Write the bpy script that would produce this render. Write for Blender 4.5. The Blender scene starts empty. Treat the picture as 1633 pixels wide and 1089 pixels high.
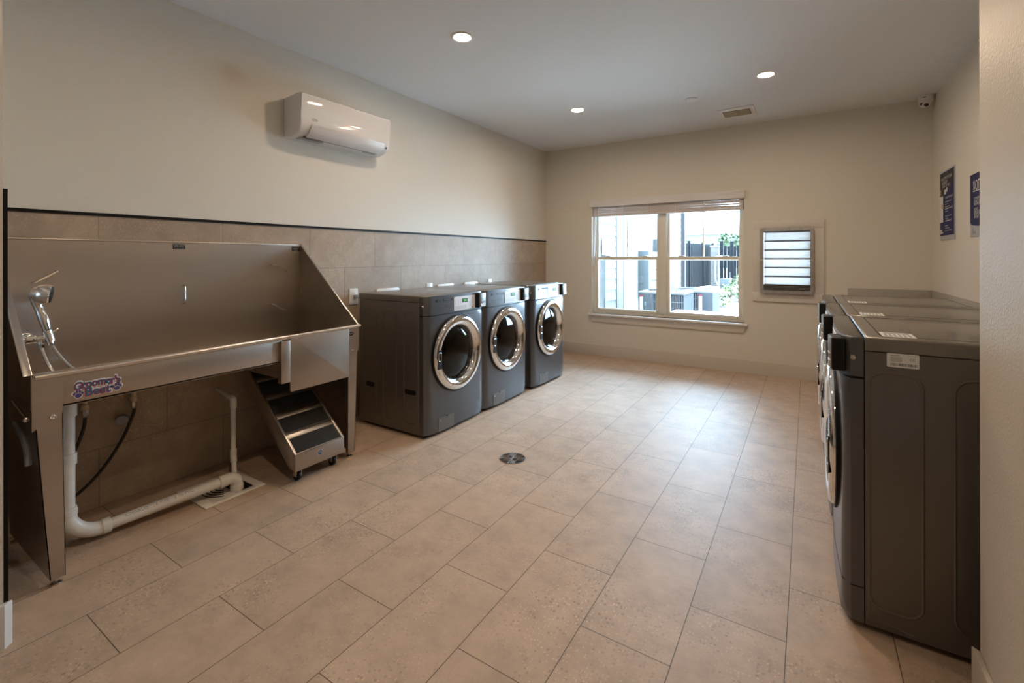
import bpy, bmesh, math, random
from mathutils import Vector, Matrix
random.seed(7)
S = bpy.context.scene
COL = S.collection
PI = math.pi
# ------------------------------------------------------------------ camera
FPX, CY, ROLL, YAW, CAMH = 741.587, 410.307, -0.00171, 0.56598, 1.2773
cam = bpy.data.cameras.new('camera'); camo = bpy.data.objects.new('camera', cam); COL.objects.link(camo)
cam.sensor_fit = 'HORIZONTAL'; cam.sensor_width = 36.0
cam.lens = FPX / 1633 * 36.0
cam.shift_y = -(544.5 - CY) / 1633
cam.clip_start = 0.02
camo.matrix_world = (Matrix.Translation((0, 0, CAMH)) @ Matrix.Rotation(YAW, 4, 'Z') @
                     Matrix.Rotation(PI / 2, 4, 'X') @ Matrix.Rotation(ROLL, 4, 'Z'))
S.camera = camo
# ------------------------------------------------------------------ world, exposure
w = bpy.data.worlds.new('overcast_sky'); S.world = w; w.use_nodes = True
bg = w.node_tree.nodes['Background']
bg.inputs[0].default_value = (0.50, 0.75, 1.0, 1); bg.inputs[1].default_value = 20.0
S.view_settings.view_transform = 'Standard'; S.view_settings.look = 'None'
S.view_settings.gamma = 1.0; S.view_settings.use_curve_mapping = False
S.view_settings.exposure = 1.1
LAMP = 195.0                                   # emission of the recessed lamps
LAMPCOL = (1.0, 0.76, 0.53)
sun = bpy.data.lights.new('hazy_sun', 'SUN'); sun.energy = 18.0; sun.angle = math.radians(6); sun.color = (1.0, 0.97, 0.92)
suno = bpy.data.objects.new('hazy_sun', sun); COL.objects.link(suno); suno.location = (2, 12, 9)
suno.rotation_euler = Vector((-0.16, -0.12, -1.0)).to_track_quat('-Z', 'Y').to_euler()
# daylight portal in the window opening (guides sampling of the sky)
pl = bpy.data.lights.new('window_portal', 'AREA'); pl.shape = 'RECTANGLE'; pl.size = 1.8; pl.size_y = 1.45
pl.cycles.is_portal = True
plo = bpy.data.objects.new('window_portal', pl); COL.objects.link(plo)
plo.location = (-1.48, 5.90, 1.27); plo.rotation_euler = (-PI / 2, 0, 0)
# ------------------------------------------------------------------ materials
def mat(name, col, rough=0.5, metal=0.0, bump=0.0, bscale=100.0, var=0.0, vscale=6.0, spec=None, coat=0.0,
        emit=None, estr=0.0, stretch=None):
    m = bpy.data.materials.new(name); m.use_nodes = True
    nt = m.node_tree; b = nt.nodes['Principled BSDF']
    b.inputs['Base Color'].default_value = (*col, 1); b.inputs['Roughness'].default_value = rough
    b.inputs['Metallic'].default_value = metal
    if spec is not None: b.inputs['Specular IOR Level'].default_value = spec
    if coat: b.inputs['Coat Weight'].default_value = coat; b.inputs['Coat Roughness'].default_value = 0.06
    if emit: b.inputs['Emission Color'].default_value = (*emit, 1); b.inputs['Emission Strength'].default_value = estr
    if bump or var:
        tc = nt.nodes.new('ShaderNodeTexCoord'); vec = tc.outputs['Object']
        if stretch:
            mp = nt.nodes.new('ShaderNodeMapping'); mp.inputs['Scale'].default_value = stretch
            nt.links.new(vec, mp.inputs['Vector']); vec = mp.outputs['Vector']
    if bump:
        n = nt.nodes.new('ShaderNodeTexNoise'); n.inputs['Scale'].default_value = bscale; n.inputs['Detail'].default_value = 3
        bp = nt.nodes.new('ShaderNodeBump'); bp.inputs['Strength'].default_value = bump; bp.inputs['Distance'].default_value = 0.002
        nt.links.new(vec, n.inputs['Vector']); nt.links.new(n.outputs['Fac'], bp.inputs['Height'])
        nt.links.new(bp.outputs['Normal'], b.inputs['Normal'])
    if var:
        n = nt.nodes.new('ShaderNodeTexNoise'); n.inputs['Scale'].default_value = vscale; n.inputs['Detail'].default_value = 6
        r = nt.nodes.new('ShaderNodeValToRGB')
        r.color_ramp.elements[0].position = 0.3; r.color_ramp.elements[1].position = 0.7
        r.color_ramp.elements[0].color = (*[c * (1 - var) for c in col], 1)
        r.color_ramp.elements[1].color = (*[min(1, c * (1 + var)) for c in col], 1)
        nt.links.new(vec, n.inputs['Vector']); nt.links.new(n.outputs['Fac'], r.inputs['Fac'])
        nt.links.new(r.outputs['Color'], b.inputs['Base Color'])
    return m

def tile_mat(name, swz, u0, v0, rowh, base, grout, rough):
    """Stone-look porcelain tiles in half running bond with speckles; swz picks the two axes."""
    m = bpy.data.materials.new(name); m.use_nodes = True
    nt = m.node_tree; N = nt.nodes; L = nt.links; b = N['Principled BSDF']
    tc = N.new('ShaderNodeTexCoord'); sp = N.new('ShaderNodeSeparateXYZ'); cb = N.new('ShaderNodeCombineXYZ')
    L.new(tc.outputs['Object'], sp.inputs[0])
    for i, (ax, off) in enumerate(((swz[0], u0), (swz[1], v0))):
        a = N.new('ShaderNodeMath'); a.operation = 'SUBTRACT'; a.inputs[1].default_value = off
        L.new(sp.outputs[ax], a.inputs[0]); L.new(a.outputs[0], cb.inputs[i])
    br = N.new('ShaderNodeTexBrick'); br.offset = 0.5; br.offset_frequency = 2; br.squash = 1.0
    br.inputs['Scale'].default_value = 1.0; br.inputs['Mortar Size'].default_value = 0.0016
    br.inputs['Mortar Smooth'].default_value = 0.2; br.inputs['Bias'].default_value = 0.0
    br.inputs['Brick Width'].default_value = 0.6; br.inputs['Row Height'].default_value = rowh
    br.inputs['Color1'].default_value = (0.78, 0.78, 0.78, 1); br.inputs['Color2'].default_value = (1.12, 1.12, 1.12, 1)
    br.inputs['Mortar'].default_value = (1, 1, 1, 1)
    L.new(cb.outputs[0], br.inputs['Vector'])
    # blotches
    n1 = N.new('ShaderNodeTexNoise'); n1.inputs['Scale'].default_value = 7; n1.inputs['Detail'].default_value = 8; n1.inputs['Roughness'].default_value = 0.65
    L.new(tc.outputs['Object'], n1.inputs['Vector'])
    r1 = N.new('ShaderNodeValToRGB'); r1.color_ramp.elements[0].position = 0.28; r1.color_ramp.elements[1].position = 0.72
    r1.color_ramp.elements[0].color = (*[c * 0.80 for c in base], 1); r1.color_ramp.elements[1].color = (*[c * 1.15 for c in base], 1)
    L.new(n1.outputs['Fac'], r1.inputs['Fac'])
    # dark and pale aggregate chips
    def chips(scale, lo, hi, colr, prev):
        v = N.new('ShaderNodeTexVoronoi'); v.inputs['Scale'].default_value = scale; v.inputs['Randomness'].default_value = 1
        L.new(tc.outputs['Object'], v.inputs['Vector'])
        rr = N.new('ShaderNodeValToRGB'); rr.color_ramp.elements[0].position = lo; rr.color_ramp.elements[1].position = hi
        rr.color_ramp.elements[0].color = (1, 1, 1, 1); rr.color_ramp.elements[1].color = (0, 0, 0, 1)
        L.new(v.outputs['Distance'], rr.inputs['Fac'])
        sepc = N.new('ShaderNodeSeparateColor'); L.new(v.outputs['Color'], sepc.inputs[0])
        gt = N.new('ShaderNodeMath'); gt.operation = 'GREATER_THAN'; gt.inputs[1].default_value = 0.62
        L.new(sepc.outputs[0], gt.inputs[0])
        n3 = N.new('ShaderNodeTexNoise'); n3.inputs['Scale'].default_value = 2.3; n3.inputs['Detail'].default_value = 3
        L.new(tc.outputs['Object'], n3.inputs['Vector'])
        r3 = N.new('ShaderNodeValToRGB'); r3.color_ramp.elements[0].position = 0.42; r3.color_ramp.elements[1].position = 0.62
        L.new(n3.outputs['Fac'], r3.inputs['Fac'])
        mu = N.new('ShaderNodeMath'); mu.operation = 'MULTIPLY'; L.new(rr.outputs['Color'], mu.inputs[0]); L.new(gt.outputs[0], mu.inputs[1])
        mu3 = N.new('ShaderNodeMath'); mu3.operation = 'MULTIPLY'; L.new(mu.outputs[0], mu3.inputs[0]); L.new(r3.outputs['Color'], mu3.inputs[1])
        mu2 = N.new('ShaderNodeMath'); mu2.operation = 'MULTIPLY'; mu2.inputs[1].default_value = 0.75; L.new(mu3.outputs[0], mu2.inputs[0])
        mx = N.new('ShaderNodeMix'); mx.data_type = 'RGBA'
        L.new(mu2.outputs[0], mx.inputs[0]); L.new(prev, mx.inputs[6]); mx.inputs[7].default_value = (*colr, 1)
        return mx.outputs[2]
    c = chips(70, 0.25, 0.42, [q * 0.55 for q in base], r1.outputs['Color'])
    c = chips(95, 0.25, 0.40, [min(1, q * 1.45) for q in base], c)
    mm = N.new('ShaderNodeMix'); mm.data_type = 'RGBA'; mm.blend_type = 'MULTIPLY'; mm.inputs[0].default_value = 0.30
    L.new(c, mm.inputs[6]); L.new(br.outputs['Color'], mm.inputs[7])
    mg = N.new('ShaderNodeMix'); mg.data_type = 'RGBA'; mg.inputs[7].default_value = (*grout, 1)
    L.new(br.outputs['Fac'], mg.inputs[0]); L.new(mm.outputs[2], mg.inputs[6])
    L.new(mg.outputs[2], b.inputs['Base Color'])
    b.inputs['Roughness'].default_value = rough
    # relief: grout sunk, slightly rough slate surface
    n2 = N.new('ShaderNodeTexNoise'); n2.inputs['Scale'].default_value = 38; n2.inputs['Detail'].default_value = 5
    L.new(tc.outputs['Object'], n2.inputs['Vector'])
    ms = N.new('ShaderNodeMath'); ms.operation = 'MULTIPLY_ADD'; ms.inputs[1].default_value = -1.2
    L.new(br.outputs['Fac'], ms.inputs[0]); L.new(n2.outputs['Fac'], ms.inputs[2])
    bp = N.new('ShaderNodeBump'); bp.inputs['Strength'].default_value = 0.28; bp.inputs['Distance'].default_value = 0.003
    L.new(ms.outputs[0], bp.inputs['Height']); L.new(bp.outputs['Normal'], b.inputs['Normal'])
    return m

def pane_mat(name, tint, gloss=0.06):
    m = bpy.data.materials.new(name); m.use_nodes = True
    nt = m.node_tree; N = nt.nodes; L = nt.links
    N.remove(N['Principled BSDF']); out = N['Material Output']
    t = N.new('ShaderNodeBsdfTransparent'); t.inputs[0].default_value = (*tint, 1)
    g = N.new('ShaderNodeBsdfGlossy'); g.inputs['Roughness'].default_value = 0.02
    f = N.new('ShaderNodeFresnel'); f.inputs['IOR'].default_value = 1.45
    x = N.new('ShaderNodeMixShader'); L.new(f.outputs[0], x.inputs[0]); L.new(t.outputs[0], x.inputs[1]); L.new(g.outputs[0], x.inputs[2])
    L.new(x.outputs[0], out.inputs['Surface'])
    return m

def trans_mat(name, col, k=0.6):
    m = bpy.data.materials.new(name); m.use_nodes = True
    nt = m.node_tree; N = nt.nodes; L = nt.links
    N.remove(N['Principled BSDF']); out = N['Material Output']
    t = N.new('ShaderNodeBsdfTranslucent'); t.inputs[0].default_value = (*col, 1)
    d = N.new('ShaderNodeBsdfDiffuse'); d.inputs[0].default_value = (*col, 1)
    x = N.new('ShaderNodeMixShader'); x.inputs[0].default_value = k
    L.new(d.outputs[0], x.inputs[1]); L.new(t.outputs[0], x.inputs[2]); L.new(x.outputs[0], out.inputs['Surface'])
    return m

M = dict(
    tan2=mat('grille_tan', (0.50, 0.42, 0.30), 0.5),
    board=mat('primed_board', (0.66, 0.62, 0.565), 0.5),
    splash=mat('splash_grey', (0.36, 0.335, 0.30), 0.5, var=0.06, vscale=20),
    bronze=mat('drain_metal', (0.20, 0.17, 0.14), 0.6, 0.35),
    wall=mat('wall_paint', (0.68, 0.642, 0.570), 0.55, bump=0.35, bscale=170, spec=0.35),
    hall=mat('hall_paint', (0.64, 0.60, 0.54), 0.42, bump=0.8, bscale=120, spec=0.5),
    ceil=mat('ceiling_paint', (0.74, 0.745, 0.75), 0.7, bump=0.2, bscale=150),
    base=mat('baseboard_paint', (0.56, 0.51, 0.45), 0.45),
    floor=tile_mat('floor_tile', 'YX', 1.788, -0.061, 0.3026, (0.49, 0.362, 0.265), (0.09, 0.065, 0.045), 0.53),
    wtile=tile_mat('wall_tile', 'YZ', 0.876, 1.497, 0.2994, (0.39, 0.295, 0.21), (0.14, 0.11, 0.08), 0.5),
    wtilef=tile_mat('wall_tile_front', 'XZ', 0.0, 1.497, 0.2994, (0.36, 0.285, 0.215), (0.14, 0.11, 0.08), 0.5),
    black=mat('black_trim', (0.004, 0.0035, 0.003), 0.5, spec=.2),
    steel=mat('brushed_steel', (0.47, 0.415, 0.365), 0.36, 1.0, bump=0.05, bscale=60, var=0.16, vscale=3, stretch=(1, 0.15, 1)),
    steel2=mat('bright_steel', (0.66, 0.62, 0.58), 0.25, 1.0),
    chrome=mat('chrome', (0.80, 0.80, 0.80), 0.05, 1.0),
    galv=mat('galvanised_steel', (0.48, 0.46, 0.44), 0.38, 0.9, var=0.15, vscale=30),
    rubber=mat('rubber_pad', (0.018, 0.016, 0.014), 0.8, bump=0.5, bscale=200, var=0.4, vscale=8),
    dark=mat('dark_plastic', (0.006, 0.006, 0.007), 0.45, spec=.25),
    graphite=mat('graphite_enamel', (0.14, 0.126, 0.11), 0.36, 0.45, coat=0.25),
    graphite2=mat('graphite_fascia', (0.105, 0.107, 0.114), 0.32, 0.5, coat=0.35),
    lid=mat('graphite_lid', (0.19, 0.175, 0.155), 0.33, 0.4, coat=0.3),
    hatch=mat('hatch_grey', (0.17, 0.165, 0.16), 0.35, 0.4),
    panelw=mat('panel_white', (0.78, 0.80, 0.82), 0.4),
    ink=mat('panel_ink', (0.10, 0.11, 0.13), 0.5),
    greyink=mat('grey_ink', (0.35, 0.36, 0.38), 0.5),
    lcd=mat('display_green', (0.02, 0.05, 0.02), 0.3, emit=(0.16, 0.9, 0.08), estr=0.55),
    doorglass=pane_mat('door_glass', (0.30, 0.32, 0.36)),
    drum=mat('drum_steel', (0.34, 0.34, 0.35), 0.3, 1.0),
    white=mat('white_plastic', (0.80, 0.80, 0.79), 0.3),
    acw=mat('glossy_white_plastic', (0.70, 0.69, 0.685), 0.05, spec=.4),
    acflap=mat('vane_white', (0.66, 0.655, 0.66), 0.3),
    grey=mat('grey_plastic', (0.30, 0.30, 0.31), 0.5),
    pvc=mat('white_pvc', (0.74, 0.70, 0.64), 0.35, var=0.05, vscale=12),
    cpvc=mat('cream_cpvc', (0.62, 0.50, 0.32), 0.4),
    hose=mat('black_hose', (0.014, 0.012, 0.010), 0.4),
    sign=mat('navy_print', (0.018, 0.024, 0.095), 0.6, spec=.15), signtop=mat('photo_print', (0.045, 0.045, 0.05), 0.6, spec=.15, var=0.5, vscale=14),
    signw=mat('white_print', (0.72, 0.73, 0.74), 0.35), signo=mat('orange_print', (0.60, 0.33, 0.12), 0.4),
    signg=mat('grey_print', (0.42, 0.46, 0.48), 0.35),
    logow=mat('logo_white', (0.80, 0.74, 0.74), 0.4), logor=mat('logo_red', (0.36, 0.03, 0.06), 0.4), logob=mat('logo_blue', (0.03, 0.12, 0.22), 0.4),
    logop=mat('logo_purple', (0.07, 0.05, 0.18), 0.4),
    vinyl=mat('almond_vinyl', (0.74, 0.71, 0.62), 0.35), blind=mat('blind_slats', (0.62, 0.56, 0.53), 0.4), trimw=mat('white_trim', (0.74, 0.73, 0.72), 0.35),
    pane=pane_mat('window_glass', (0.95, 0.97, 0.97)),
    louver=trans_mat('louver_slats', (0.52, 0.50, 0.48), 0.62),
    lamp=mat('lamp_diffuser', (0.9, 0.9, 0.9), 0.4, emit=LAMPCOL, estr=LAMP),
    lens=mat('black_lens', (0.004, 0.004, 0.004), 0.08),
    # outdoors
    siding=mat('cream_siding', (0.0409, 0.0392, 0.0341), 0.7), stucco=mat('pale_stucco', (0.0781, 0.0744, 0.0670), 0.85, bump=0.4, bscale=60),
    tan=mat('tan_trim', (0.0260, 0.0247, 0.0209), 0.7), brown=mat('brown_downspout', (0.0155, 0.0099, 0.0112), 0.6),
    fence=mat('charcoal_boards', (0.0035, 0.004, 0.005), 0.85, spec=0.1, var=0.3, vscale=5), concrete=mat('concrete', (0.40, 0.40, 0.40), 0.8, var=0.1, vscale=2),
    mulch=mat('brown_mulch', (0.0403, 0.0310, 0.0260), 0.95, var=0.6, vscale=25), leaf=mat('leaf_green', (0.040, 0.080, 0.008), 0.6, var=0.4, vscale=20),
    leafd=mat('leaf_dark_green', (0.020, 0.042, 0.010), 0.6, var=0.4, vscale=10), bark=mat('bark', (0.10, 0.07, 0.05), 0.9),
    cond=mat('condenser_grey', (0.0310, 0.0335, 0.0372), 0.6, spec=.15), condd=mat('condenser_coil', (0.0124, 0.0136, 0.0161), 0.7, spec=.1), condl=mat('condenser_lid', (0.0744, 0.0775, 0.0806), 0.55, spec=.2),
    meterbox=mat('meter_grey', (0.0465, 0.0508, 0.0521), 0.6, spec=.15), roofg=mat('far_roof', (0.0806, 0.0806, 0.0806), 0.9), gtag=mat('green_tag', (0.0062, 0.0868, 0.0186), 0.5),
    redp=mat('red_plastic', (0.1550, 0.0074, 0.0186), 0.4),
    asphalt=mat('ground_gravel', (0.38, 0.36, 0.33), 0.9, var=0.15, vscale=4),
)
def brick_wall():
    m = bpy.data.materials.new('pillar_brick'); m.use_nodes = True; nt = m.node_tree; b = nt.nodes['Principled BSDF']
    tc = nt.nodes.new('ShaderNodeTexCoord'); mp = nt.nodes.new('ShaderNodeMapping'); mp.inputs['Rotation'].default_value = (PI / 2, 0, 0)
    br = nt.nodes.new('ShaderNodeTexBrick'); br.inputs['Scale'].default_value = 1; br.inputs['Brick Width'].default_value = 0.2; br.inputs['Row Height'].default_value = 0.075
    br.inputs['Mortar Size'].default_value = 0.008
    br.inputs['Color1'].default_value = (0.07, 0.053, 0.044, 1); br.inputs['Color2'].default_value = (0.037, 0.03, 0.028, 1); br.inputs['Mortar'].default_value = (0.10, 0.095, 0.09, 1)
    nt.links.new(tc.outputs['Object'], mp.inputs[0]); nt.links.new(mp.outputs[0], br.inputs['Vector']); nt.links.new(br.outputs['Color'], b.inputs['Base Color'])
    b.inputs['Roughness'].default_value = 0.9
    return m
M['brick'] = brick_wall()

# ------------------------------------------------------------------ mesh helpers
def frame(d):
    d = Vector(d).normalized(); a = Vector((0, 0, 1)) if abs(d.z) < 0.9 else Vector((1, 0, 0))
    u = d.cross(a).normalized(); return u, d.cross(u).normalized(), d

class MB:
    def __init__(s): s.bm = bmesh.new()
    def poly(s, pts):
        return s.bm.faces.new([s.bm.verts.new(p) for p in pts])
    def hexa(s, p, bev=0.0, seg=2):          # 8 points: bottom 4 ccw, top 4 ccw
        v = [s.bm.verts.new(q) for q in p]
        fs = [s.bm.faces.new([v[i] for i in f]) for f in ((3, 2, 1, 0), (4, 5, 6, 7), (0, 1, 5, 4), (1, 2, 6, 5), (2, 3, 7, 6), (3, 0, 4, 7))]
        if bev:
            es = list({e for f in fs for e in f.edges})
            bmesh.ops.bevel(s.bm, geom=es, offset=bev, segments=seg, profile=0.5, affect='EDGES')
        return s
    def box(s, x0, x1, y0, y1, z0, z1, bev=0.0, seg=2):
        return s.hexa([(x0, y0, z0), (x1, y0, z0), (x1, y1, z0), (x0, y1, z0), (x0, y0, z1), (x1, y0, z1), (x1, y1, z1), (x0, y1, z1)], bev, seg)
    def prism(s, pts2, f, d0, d1, cap0=True, cap1=True, bev=0.0, seg=2, bevcap=None):
        """polygon pts2 (a,b) placed by f(a,b,d) from d0 to d1"""
        n = len(pts2)
        A = [s.bm.verts.new(f(a, b, d0)) for a, b in pts2]; B = [s.bm.verts.new(f(a, b, d1)) for a, b in pts2]
        fs = [s.bm.faces.new((A[i], A[(i + 1) % n], B[(i + 1) % n], B[i])) for i in range(n)]
        c0 = s.bm.faces.new(A[::-1]) if cap0 else None
        c1 = s.bm.faces.new(B) if cap1 else None
        if bev:
            es = []
            if bevcap in (None, 1) and c1: es += list(c1.edges)
            if bevcap in (None, 0) and c0: es += list(c0.edges)
            bmesh.ops.bevel(s.bm, geom=list(set(es)), offset=bev, segments=seg, profile=0.5, affect='EDGES')
        return s
    def tube(s, pts, r, n=10, closed=False, cap=True, flat=1.0):
        pts = [Vector(p) for p in pts]; m = len(pts); rings = []
        rr = r if isinstance(r, (list, tuple)) else [r] * m
        T = []
        for i in range(m):
            a = pts[(i - 1) % m] if (closed or i > 0) else pts[i]; b = pts[(i + 1) % m] if (closed or i < m - 1) else pts[i]
            T.append((b - a).normalized())
        u, v, d = frame(T[0])
        for i in range(m):
            u = (u - T[i] * u.dot(T[i]));
            u = u.normalized() if u.length > 1e-6 else frame(T[i])[0]
            v = T[i].cross(u)
            rings.append([s.bm.verts.new(pts[i] + (u * math.cos(2 * PI * k / n) + v * math.sin(2 * PI * k / n) * flat) * rr[i]) for k in range(n)])
        for i in range(m if closed else m - 1):
            A, B = rings[i], rings[(i + 1) % m]
            for k in range(n): s.bm.faces.new((A[k], A[(k + 1) % n], B[(k + 1) % n], B[k]))
        if cap and not closed:
            s.bm.faces.new(rings[0][::-1]); s.bm.faces.new(rings[-1])
        return s
    def cyl(s, p0, p1, r0, r1=None, n=24): return s.tube([p0, p1], [r0, r0 if r1 is None else r1], n)
    def lathe(s, prof, org, axis, n=48, cap0=False, cap1=False):
        u, v, d = frame(axis); o = Vector(org); rings = []
        for r, h in prof:
            if r < 1e-6: rings.append([s.bm.verts.new(o + d * h)])
            else: rings.append([s.bm.verts.new(o + d * h + (u * math.cos(2 * PI * k / n) + v * math.sin(2 * PI * k / n)) * r) for k in range(n)])
        for A, B in zip(rings, rings[1:]):
            for k in range(n):
                k2 = (k + 1) % n
                if len(A) == 1 and len(B) == 1: continue
                if len(A) == 1: s.bm.faces.new((A[0], B[k2], B[k]))
                elif len(B) == 1: s.bm.faces.new((A[k], A[k2], B[0]))
                else: s.bm.faces.new((A[k], A[k2], B[k2], B[k]))
        if cap0 and len(rings[0]) > 1: s.bm.faces.new(rings[0][::-1])
        if cap1 and len(rings[-1]) > 1: s.bm.faces.new(rings[-1])
        return s
    def ball(s, c, r, sub=2, jit=0.0, sq=(1, 1, 1)):
        res = bmesh.ops.create_icosphere(s.bm, subdivisions=sub, radius=1.0)
        for v in res['verts']:
            k = r * (1 + random.uniform(-jit, jit)); v.co = Vector((c[0] + v.co.x * k * sq[0], c[1] + v.co.y * k * sq[1], c[2] + v.co.z * k * sq[2]))
        return s
    def build(s, name, m, parent=None, loc=None, ang=35, flip=True):
        if flip: bmesh.ops.recalc_face_normals(s.bm, faces=s.bm.faces)
        me = bpy.data.meshes.new(name)
        o = bpy.data.objects.new(name, me); COL.objects.link(o)
        if parent is not None:
            o.parent = parent; r = parent
            while r.parent is not None: r = r.parent
            off = Vector(r.location)
        else:
            off = Vector(loc) if loc is not None else Vector((0, 0, 0)); o.location = off
        if off.length: bmesh.ops.translate(s.bm, verts=s.bm.verts, vec=-off)
        s.bm.to_mesh(me); s.bm.free()
        for q in (m if isinstance(m, (list, tuple)) else [m]): me.materials.append(M[q] if isinstance(q, str) else q)
        me.shade_smooth(); me.set_sharp_from_angle(angle=math.radians(ang))
        return o

def rrect(w, h, r, n=5, cx=0, cy=0):
    out = []
    for qx, qy, a0 in ((1, 1, 0), (-1, 1, 90), (-1, -1, 180), (1, -1, 270)):
        for i in range(n + 1):
            a = math.radians(a0 + 90 * i / n)
            out.append((cx + qx * (w / 2 - r) + r * math.cos(a), cy + qy * (h / 2 - r) + r * math.sin(a)))
    return out
def catmull(P, k=8):
    P = [Vector(p) for p in P]; Q = [P[0]] + P + [P[-1]]; out = []
    for i in range(1, len(Q) - 2):
        a, b, c, d = Q[i - 1:i + 3]
        for j in range(k):
            t = j / k
            out.append(0.5 * ((2 * b) + (c - a) * t + (2 * a - 5 * b + 4 * c - d) * t * t + (3 * b - a - 3 * c + d) * t ** 3))
    out.append(P[-1]); return out
def tag(o, label, cat, group=None, kind=None):
    o['label'] = label; o['category'] = cat
    if group: o['group'] = group
    if kind: o['kind'] = kind
    return o
def thing(name, label, cat, loc=(0, 0, 0), group=None):
    o = bpy.data.objects.new(name, None); COL.objects.link(o); o.location = loc; o.empty_display_size = 0.1
    return tag(o, label, cat, group)
def struct(o): o['kind'] = 'structure'; return o
def copy_tree(o, parent=None):
    c = o.copy(); COL.objects.link(c)
    if parent is not None: c.parent = parent
    for ch in list(o.children): copy_tree(ch, c)
    return c
def text_into(mb, s, f, size, offset=0.0, align='CENTER', bold=False, shear=0.0, res=3, sx=1.0):
    """append flat text; f(u,v)->world point"""
    cu = bpy.data.curves.new('lettering', 'FONT'); cu.body = s; cu.size = size; cu.align_x = align; cu.align_y = 'CENTER'
    cu.offset = offset; cu.resolution_u = res; cu.shear = shear; cu.fill_mode = 'FRONT'
    to = bpy.data.objects.new('lettering', cu); COL.objects.link(to)
    bpy.context.view_layer.update()
    me = to.to_mesh()
    vs = [mb.bm.verts.new(f(v.co.x * sx, v.co.y)) for v in me.vertices]
    for p in me.polygons:
        try: mb.bm.faces.new([vs[i] for i in p.vertices])
        except ValueError: pass
    to.to_mesh_clear(); COL.objects.unlink(to); bpy.data.objects.remove(to); bpy.data.curves.remove(cu)
    return mb
# ------------------------------------------------------------------ room shell
XL, XR, YB, H = -3.068, 0.976, 5.705, 2.74
XH, YH = -2.236, 0.402             # hall corner on the left
XJ, YJ = 0.418, 1.850              # hall corner on the right
YE = -2.6                          # far end of the hall behind the camera
T = 0.14
WX0, WX1, WZ0, WZ1 = -2.385, -0.592, 0.545, 1.985       # window opening
VX0, VX1, VZ0, VZ1 = -0.405, 0.030, 0.912, 1.560        # wall vent opening
struct(MB().box(XL - .2, XR + .2, YE - .2, YB + T, -0.12, 0).build('floor', 'floor'))
struct(MB().box(XL - .2, XR + .2, YE - .2, YB + T, H, H + 0.12).build('ceiling', 'ceil'))
struct(MB().box(XL - T, XL, YH - T, YB + T, 0, H).build('wall_left', 'wall'))
mb = MB()
mb.box(XL - T, WX0, YB, YB + T, 0, H).box(WX0, WX1, YB, YB + T, 0, WZ0).box(WX0, WX1, YB, YB + T, WZ1, H)
mb.box(WX1, VX0, YB, YB + T, 0, H).box(VX0, VX1, YB, YB + T, 0, VZ0).box(VX0, VX1, YB, YB + T, VZ1, H).box(VX1, XR + T, YB, YB + T, 0, H)
struct(mb.build('wall_back', 'wall'))
struct(MB().box(XR, XR + T, YJ - T, YB + T, 0, H).build('wall_right', 'wall'))
struct(MB().box(XJ + T, XR, YJ - T, YJ, 0, H).build('wall_front_right', 'wall'))
struct(MB().box(XJ, XJ + T, YE, YJ, 0, H).build('wall_hall_right', 'hall'))
struct(MB().box(XL - T, XH - T, YH - T, YH - 0.008, 0, H).build('wall_front_left', 'wall'))
struct(MB().box(XH - T, XH, YE, YH - 0.0085, 0, H).build('wall_hall_left', 'hall'))
struct(MB().box(XH - T, XJ + T, YE - T, YE, 0, H).build('wall_hall_end', 'hall'))
# tile wainscot with black metal edge
struct(MB().box(XL - .002, XL + 0.001, YH, YB, 0, 1.496).build('wall_left_tile', 'wtile'))
struct(MB().box(XL, XH - 0.0035, YH - .008, YH + .002, 0, 1.496).build('wall_front_left_tile', 'wtilef'))
mb = MB(); mb.box(XL - .002, XL + 0.008, YH, YB - .0005, 1.4925, 1.5085)
struct(mb.build('trim_1', 'black'))
mb = MB(); mb.box(XH - .006, XH + 0.0005, YH - .0085, YH + 0.0025, 0.143, 1.507); mb.box(XL, XH, YH - .008, YH + .003, 1.494, 1.507)
struct(mb.build('trim_2', 'black'))
# baseboards
def bboard(name, p):
    struct(MB().prism(p, lambda a, b, d: (a, b, d), 0, 0.143, bev=0.004, bevcap=1).build(name, 'base'))
bboard('baseboard_back', [(XL, YB - .015), (XR, YB - .015), (XR, YB), (XL, YB)])
bboard('baseboard_right', [(XR - .015, YJ), (XR, YJ), (XR, YB), (XR - .015, YB)])
bboard('baseboard_hall_right', [(XJ - .015, YE), (XJ, YE), (XJ, YJ + .001), (XJ - .015, YJ + .015)])
bboard('baseboard_hall_left', [(XH, YE), (XH + .022, YE), (XH + .022, 0.392), (XH, 0.414)])
# low grey splash strip behind the right-hand machines
mb = MB(); mb.box(0.339, XR - .0145, YB - .0135, YB - .0012, 0.1445, 0.966, 0.002)
sp = mb.build('splash_panel', 'splash', loc=(0.6, YB, 0.55)); tag(sp, 'low grey splash panel on the back wall beside the louvred vent', 'splash panel')
mb = MB(); mb.box(XR - .0135, XR - .0012, 1.9, YB - .015, 0.1445, 0.966, 0.002)
sp = mb.build('splash_panel', 'splash', loc=(XR, 4, 0.55)); tag(sp, 'long grey splash panel on the right wall behind the row of machines', 'splash panel')
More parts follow.
